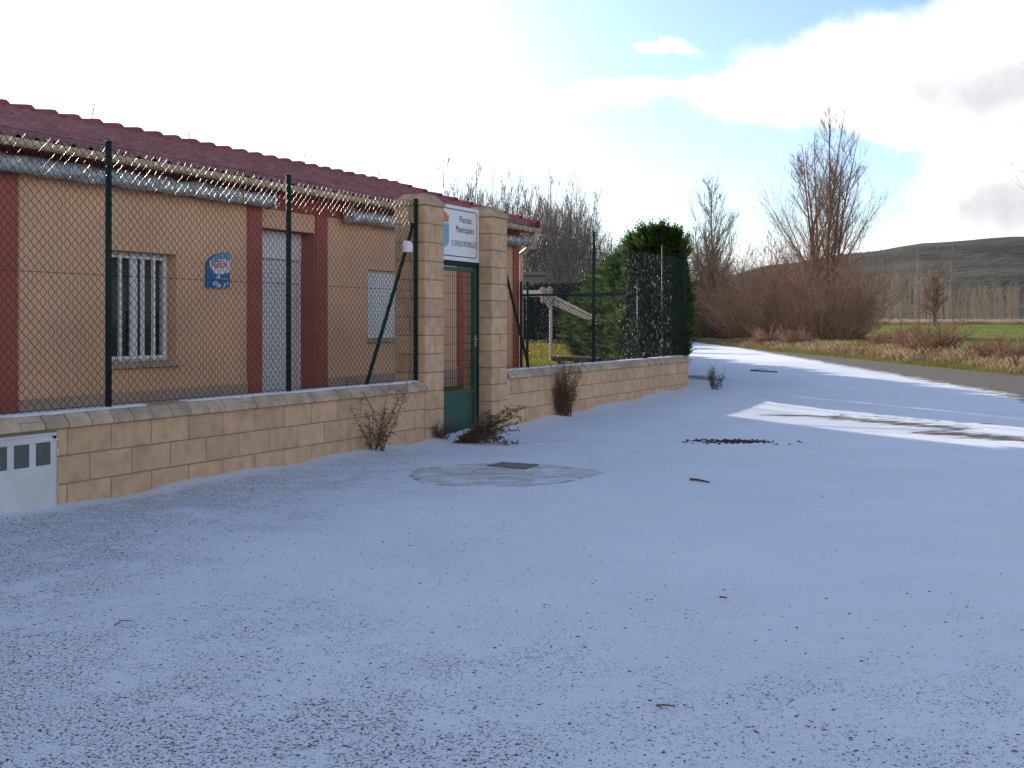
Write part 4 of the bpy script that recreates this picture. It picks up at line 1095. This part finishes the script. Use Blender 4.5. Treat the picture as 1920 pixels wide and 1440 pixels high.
for px, Y, sc in ((1580, 66, .86), (1548, 65, 1.02), (1500, 68, .92), (1462, 70, 1.04), (1425, 73, .85), (1392, 76, .95), (1525, 74, 1.15), (1475, 77, 1.0), (1568, 72, 1.1), (1555, 62, .7), (1510, 63, .6), (1440, 66, .62), (1408, 80, 1.08), (1400, 70, .6)):
    place(s2, (at_px(px, Y), Y, .15), q.uniform(0, 6), (sc*1.05, sc*1.05, sc))
s3 = proto_tree('thicket_shrub', shrub(82, 4.4, 2.3, 90, 10, 2, .010), ('barkgrey', 'twiggrey'), 'grey bare shrub at the far end of the road beside the conifers', 'shrub', 'grey bare shrubs at the road end')
for px, Y, sc in ((1300, 88, 1.1), (1325, 84, 1.0), (1352, 86, 1.1), (1378, 82, 1.05), (1290, 96, 1.3), (1340, 96, 1.35), (1400, 92, 1.2)):
    place(s3, (at_px(px, Y), Y, .2), q.uniform(0, 6), sc)
s4 = proto_tree('bramble', shrub(83, 1.0, .9, 90, 8, 2, .006), ('shrub', 'shrub'), 'low red brown bramble clump on the grassy bank', 'bramble')
for i, (px, Y, sc, lb) in enumerate(((1748, 36, 1.0, 'largest low red brown bramble clump on the bank, in front of the field tree'), (1700, 41, .75, 'smaller low bramble clump on the bank left of the largest one'), (1440, 56, .8, 'low bramble clump at the foot of the thicket near the road'), (1495, 52, .7, 'rounded low bramble clump right at the green verge'), (1860, 31, .55, 'small bramble clump on the bank toward the right edge'), (1905, 29, .6, 'bramble clump on the bank nearest the right edge'), (1650, 45, .55, 'small bramble clump on the bank below the right end of the thicket'))):
    place(s4, (at_px(px, Y), Y, ground(at_px(px, Y), Y)), i*1.3, (sc*1.3, sc*1.3, sc), lb)
# dry bank grass and green verge
def grass(n, region, h0, h1, wd, seed, lean=.35):
    q = random.Random(seed); b = MB()
    for _ in range(n):
        x, y, k, *tt_ = region(q); z = ground(x, y)-.05; h = q.uniform(h0, h1)*k; a = q.uniform(0, 6.28); l_ = h*lean*q.random()
        ca_, sa = math.cos(a), math.sin(a); w_ = wd*q.uniform(.6, 1.4); tn = q.random() if not tt_ else min(1, max(0, tt_[0]+q.uniform(-.22, .22)))
        b.v.extend(((x-sa*w_, y+ca_*w_, z), (x+sa*w_, y-ca_*w_, z), (x+ca_*l_*.45, y+sa*l_*.45, z+h*.65), (x+ca_*l_*1.1, y+sa*l_*1.1, z+h)))
        i = len(b.v)-4; b.f.append((i, i+1, i+2)); b.f.append((i+2, i, i+3)); b.t += [tn, tn]
    return b
tuf = random.Random(91); tufts = [(12.1+abs(tuf.gauss(0, 1.0)), 14+tuf.random()**1.2*52, tuf.uniform(.25, 1.25), tuf.random()) for _ in range(700)]
def bank(q):
    t = q.choice(tufts); return t[0]+q.gauss(0, .2), t[1]+q.gauss(0, .24), t[2], t[3]
def bank2(q): return 11.9+q.random()**1.3*3.0, q.uniform(14, 68), 1
tag(grass(42000, bank, .08, .31, .0055, 92, .7).build('dry_grass', 'straw'), 'tall dry straw coloured grass on the bank beyond the road', 'grass', None, 'stuff')
tag(grass(34000, bank2, .05, .17, .007, 93, .8).build('bank_grass', leafmat('bank_mix', (.21, .145, .085), (.17, .175, .07), .7, .4, .3, tt=(1.15, 1.1, .9))), 'short brown and green grass covering the bank', 'grass', None, 'stuff')
def verge(q): return 11.55+q.random()**1.5*.75, q.uniform(14, 62), 1
tag(grass(15000, verge, .05, .16, .008, 94).build('verge_grass', 'greengrass'), 'green grass edging the wet asphalt', 'grass', None, 'stuff')
def fieldedge(q): return q.uniform(14.2, 46), 30+q.random()*q.random()*36, 1
tag(grass(16000, fieldedge, .06, .2, .012, 95).build('field_grass', 'greengrass'), 'short green crop covering the field edge', 'grass', None, 'stuff')
def reeds(q): return q.uniform(60, 150), q.uniform(246, 254), 1
tag(grass(22000, reeds, .5, 1.45, .03, 96).build('reeds', 'reed'), 'pale reed strip along the far edge of the green field', 'reeds', None, 'stuff')
# field tree and slim trees behind it
ft = proto_tree('field_tree', poplar(75, 13.5, 3, .16, 50, 8, 3, .14, 55, .30, .18, .022, .02), ('barkgrey', 'twig'), 'lone bare tree standing in the green field below the hill', 'tree')
place(ft, (at_px(1752, 200), 200, ground(85, 200)), 0, (1, 1, 1.0))
st = proto_tree('poplar_tree', poplar(76, 20, 2, .06, 40, 6, 3, .3, 34, .14, .15, .022), ('barkgrey', 'wood'), 'slim pale poplar', 'tree')
for i, (px, top, lb) in enumerate(((1722, 462, 'slim pale poplar left of the lone field tree, reaching the hill skyline'), (1768, 468, 'slim pale poplar directly right of the lone field tree'), (1785, 456, 'slim pale poplar farthest right of the lone field tree'))):
    Y = 262; place(st, (at_px(px, Y), Y, 1.3), i*2, (1, 1, ((607-top)/F*Y)/20), lb)
b = MB(); q2 = random.Random(99)
for i in range(330):
    Y = 285+(i % 6)*9+q2.uniform(-1, 1); px = q2.uniform(1480, 1990); x = at_px(px, Y); h = q2.uniform(9, 13)*(1.1 if px < 1750 else .85); z0 = ground(x, Y)-.1
    pts = [Vector((x+q2.uniform(-.15, .15)*k, Y, z0+h*k/4)) for k in range(5)]; b.tube(pts, [.11, .09, .07, .05, .02], 3, q2.random(), False)
    for k in range(26):
        p_, d_ = at(pts, q2.uniform(.22, .98)); L = q2.uniform(.8, 2.2); a = q2.uniform(0, 6.28); e = p_+Vector((math.cos(a)*L*.42, math.sin(a)*L*.42, L))
        b.tube([p_, e], [.028, .014], 3, q2.random(), False)
tag(b.build('poplar_plantation', 'wood'), 'pale bare poplar plantation standing below the hill', 'plantation', None, 'stuff')

# ------------------------------------------------------------------ weeds by the wall
def weed(name, base, h, w_, n, label, seed, lean=(0, 0), mt='weed', leaf=.012, lp=26):
    t = thing(name, base, label, 'weed'); q = random.Random(seed); st_, lf = MB(), MB()
    for k in range(n):
        az = q.uniform(0, 6.28); dvec = Vector((math.cos(az)*w_*q.random()+lean[0], math.sin(az)*w_*q.random()+lean[1], 1)).normalized()
        pts = grow(q, Vector(base)+Vector((q.gauss(0, .04), q.gauss(0, .03), -.03)), dvec, h*q.uniform(.45, 1.05), 7, .13, .0)
        st_.tube(pts, [.0045*(1-j/8)+.001 for j in range(8)], 4, q.random(), False)
        for j in range(lp):
            p_, d_ = at(pts, q.uniform(.15, 1)); dd = (d_*.5+dirv_(q.uniform(0, 6.28), q.uniform(-.6, .7))).normalized(); L = q.uniform(.02, .09)
            e = p_+dd*L; st_.tube([p_, e], [.0013, .0008], 3, q.random(), False)
            for m_ in range(3):
                c = p_.lerp(e, q.uniform(.4, 1)); o_ = dirv_(q.uniform(0, 6.28), q.uniform(-1, 1)); s_ = o_.orthogonal().normalized()*leaf*.45
                lf.face([c-s_, c+o_*leaf*q.uniform(.8, 1.8), c+s_], q.random())
    st_.build('stems', mt, t); lf.build('seed_heads', mt, t); return t
def wf(px, off=.0): v = Vector(W(S(px), -.12-off, 0)); return (v.x, v.y, roadz(v.x, v.y))
weed('dry_weed', wf(690), .86, .75, 17, 'dry branching weed with small seed heads standing against the wall left of the gate', 101)
weed('dry_weed', wf(1045), .86, .40, 60, 'dense upright clump of dry weed against the wall right of the gate', 102, (0, 0), 'weed', .012, 26)
c = Vector(W(S(1296), -.15, 0)); weed('dry_weed', (c.x+.25, c.y-.25, roadz(c.x, c.y)), .5, .5, 14, 'thin dark weed at the corner where the wall ends', 103)
bt = wf(868, .02); t = weed('fallen_weed', (bt[0]-.12, bt[1]-.75, bt[2]), .75, .9, 34, 'brown flattened heap of dead weed lying in front of the gate threshold', 104, (2.2, -.6), 'weed', .016, 40)
weed('dry_weed', wf(815), .3, .9, 9, 'small dry weed at the foot of the left gate pillar', 105)

# ------------------------------------------------------------------ bits on the snow
def stick(pts, r, label, name='twig', mt='weed'):
    b = MB(); b.tube(pts, [r*(1-.5*i/len(pts)) for i in range(len(pts))], 5, .4); return tag(b.build(name, mt), label, 'twig')
def gp(px, py, z=.012): v = G(px, py); return Vector((v.x, v.y, roadz(v.x, v.y)+.004+z))
stick([gp(1293, 902.5), gp(1305, 903), gp(1318, 905.5), gp(1330, 908.5)], .011, 'dark short stick on the shaded snow below the leaf patch')
stick([gp(1408, 695.5), gp(1432, 697), gp(1458, 698.5)], .03, 'long dark branch lying on the far snow of the road')
stick([gp(1410, 696), gp(1425, 695, .05), gp(1440, 695, .02)], .008, 'thin bent twig arching over the long far branch')
stick([gp(1230, 1332), gp(1248, 1331), gp(1266, 1334)], .0045, 'pale thin stalk on the near snow at bottom right', 'twig', 'straw')
stick([gp(215, 1180), gp(228, 1171), gp(250, 1172)], .003, 'pale curved grass stalk on the near snow at left', 'twig', 'straw')
stick([gp(1349, 1127), gp(1356, 1127.5), gp(1363, 1128.5)], .005, 'tiny dark twig right of centre on the near snow')
# leaf patch
b = MB(); q = random.Random(111); lc = gp(1378, 830, 0)
for i in range(430):
    a = q.uniform(0, 6.28); r = abs(q.gauss(0, .5))*(.62 if q.random() < .9 else 1.); x = lc.x+math.cos(a)*r*.85; y = lc.y+math.sin(a)*r*.38; s_ = q.uniform(.008, .026)
    b.blob((x, y, roadz(x, y)+.008), (s_, s_, s_*.45), q.random(), i)
tag(b.build('leaf_pile', 'leaf'), 'dark patch of dead leaves and clods on the shaded snow', 'leaf patch', None, 'stuff')
# manhole cover
mh = thing('manhole_cover', tuple(gp(958, 874, 0)), 'flat iron manhole cover showing through the snow in front of the gate', 'manhole cover')
cs = [gp(914, 874, 0), gp(985, 879.5, 0), gp(1010, 872, 0), gp(942, 868, 0)]
b = MB(); b.hexa([c-Vector((0, 0, .03)) for c in cs]+[c+Vector((0, 0, .006)) for c in cs]); b.build('plate', 'iron', mh)
b = MB()
for i in range(4):
    p0, p1 = cs[i]+Vector((0, 0, .005)), cs[(i+1) % 4]+Vector((0, 0, .005)); b.tube([p0, p1], .008, 4)
b.build('rim', 'iron', mh)
# scattered pebbles and clods
from mathutils import noise as mn
b = MB(); q = random.Random(121); k = 0; tries = 0
while k < 9000 and tries < 200000:
    tries += 1
    y = 2.9+q.random()**1.9*9; x = q.uniform(-.5, .5)*y
    if x < wallx(y)+.12: continue
    dwall = (P0-Vector((x, y, 0))).dot(NB)
    den = .10+.75*max(0, 1-dwall/3.2)+.45*sstep(6.5, 3.0, y)*(1 if x < .6 else .55)+(.2 if x < 0 else 0)
    cl_ = .25+sstep(-.35, .45, mn.noise((x*1.3, y*1.3, 3.)))*.5+.25*sstep(-.2, .5, mn.noise((x*4, y*4, 7.)))
    if q.random() > den*cl_: continue
    s_ = .0013+q.random()**5*.0040; b.blob((x, y, roadz(x, y)+.0045+s_*.2), (s_*q.uniform(.8, 2.2), s_, s_*.6), q.random(), k); k += 1
tag(b.build('pebbles', 'stone'), 'small dark pebbles scattered through the thin snow', 'pebbles', None, 'stuff')
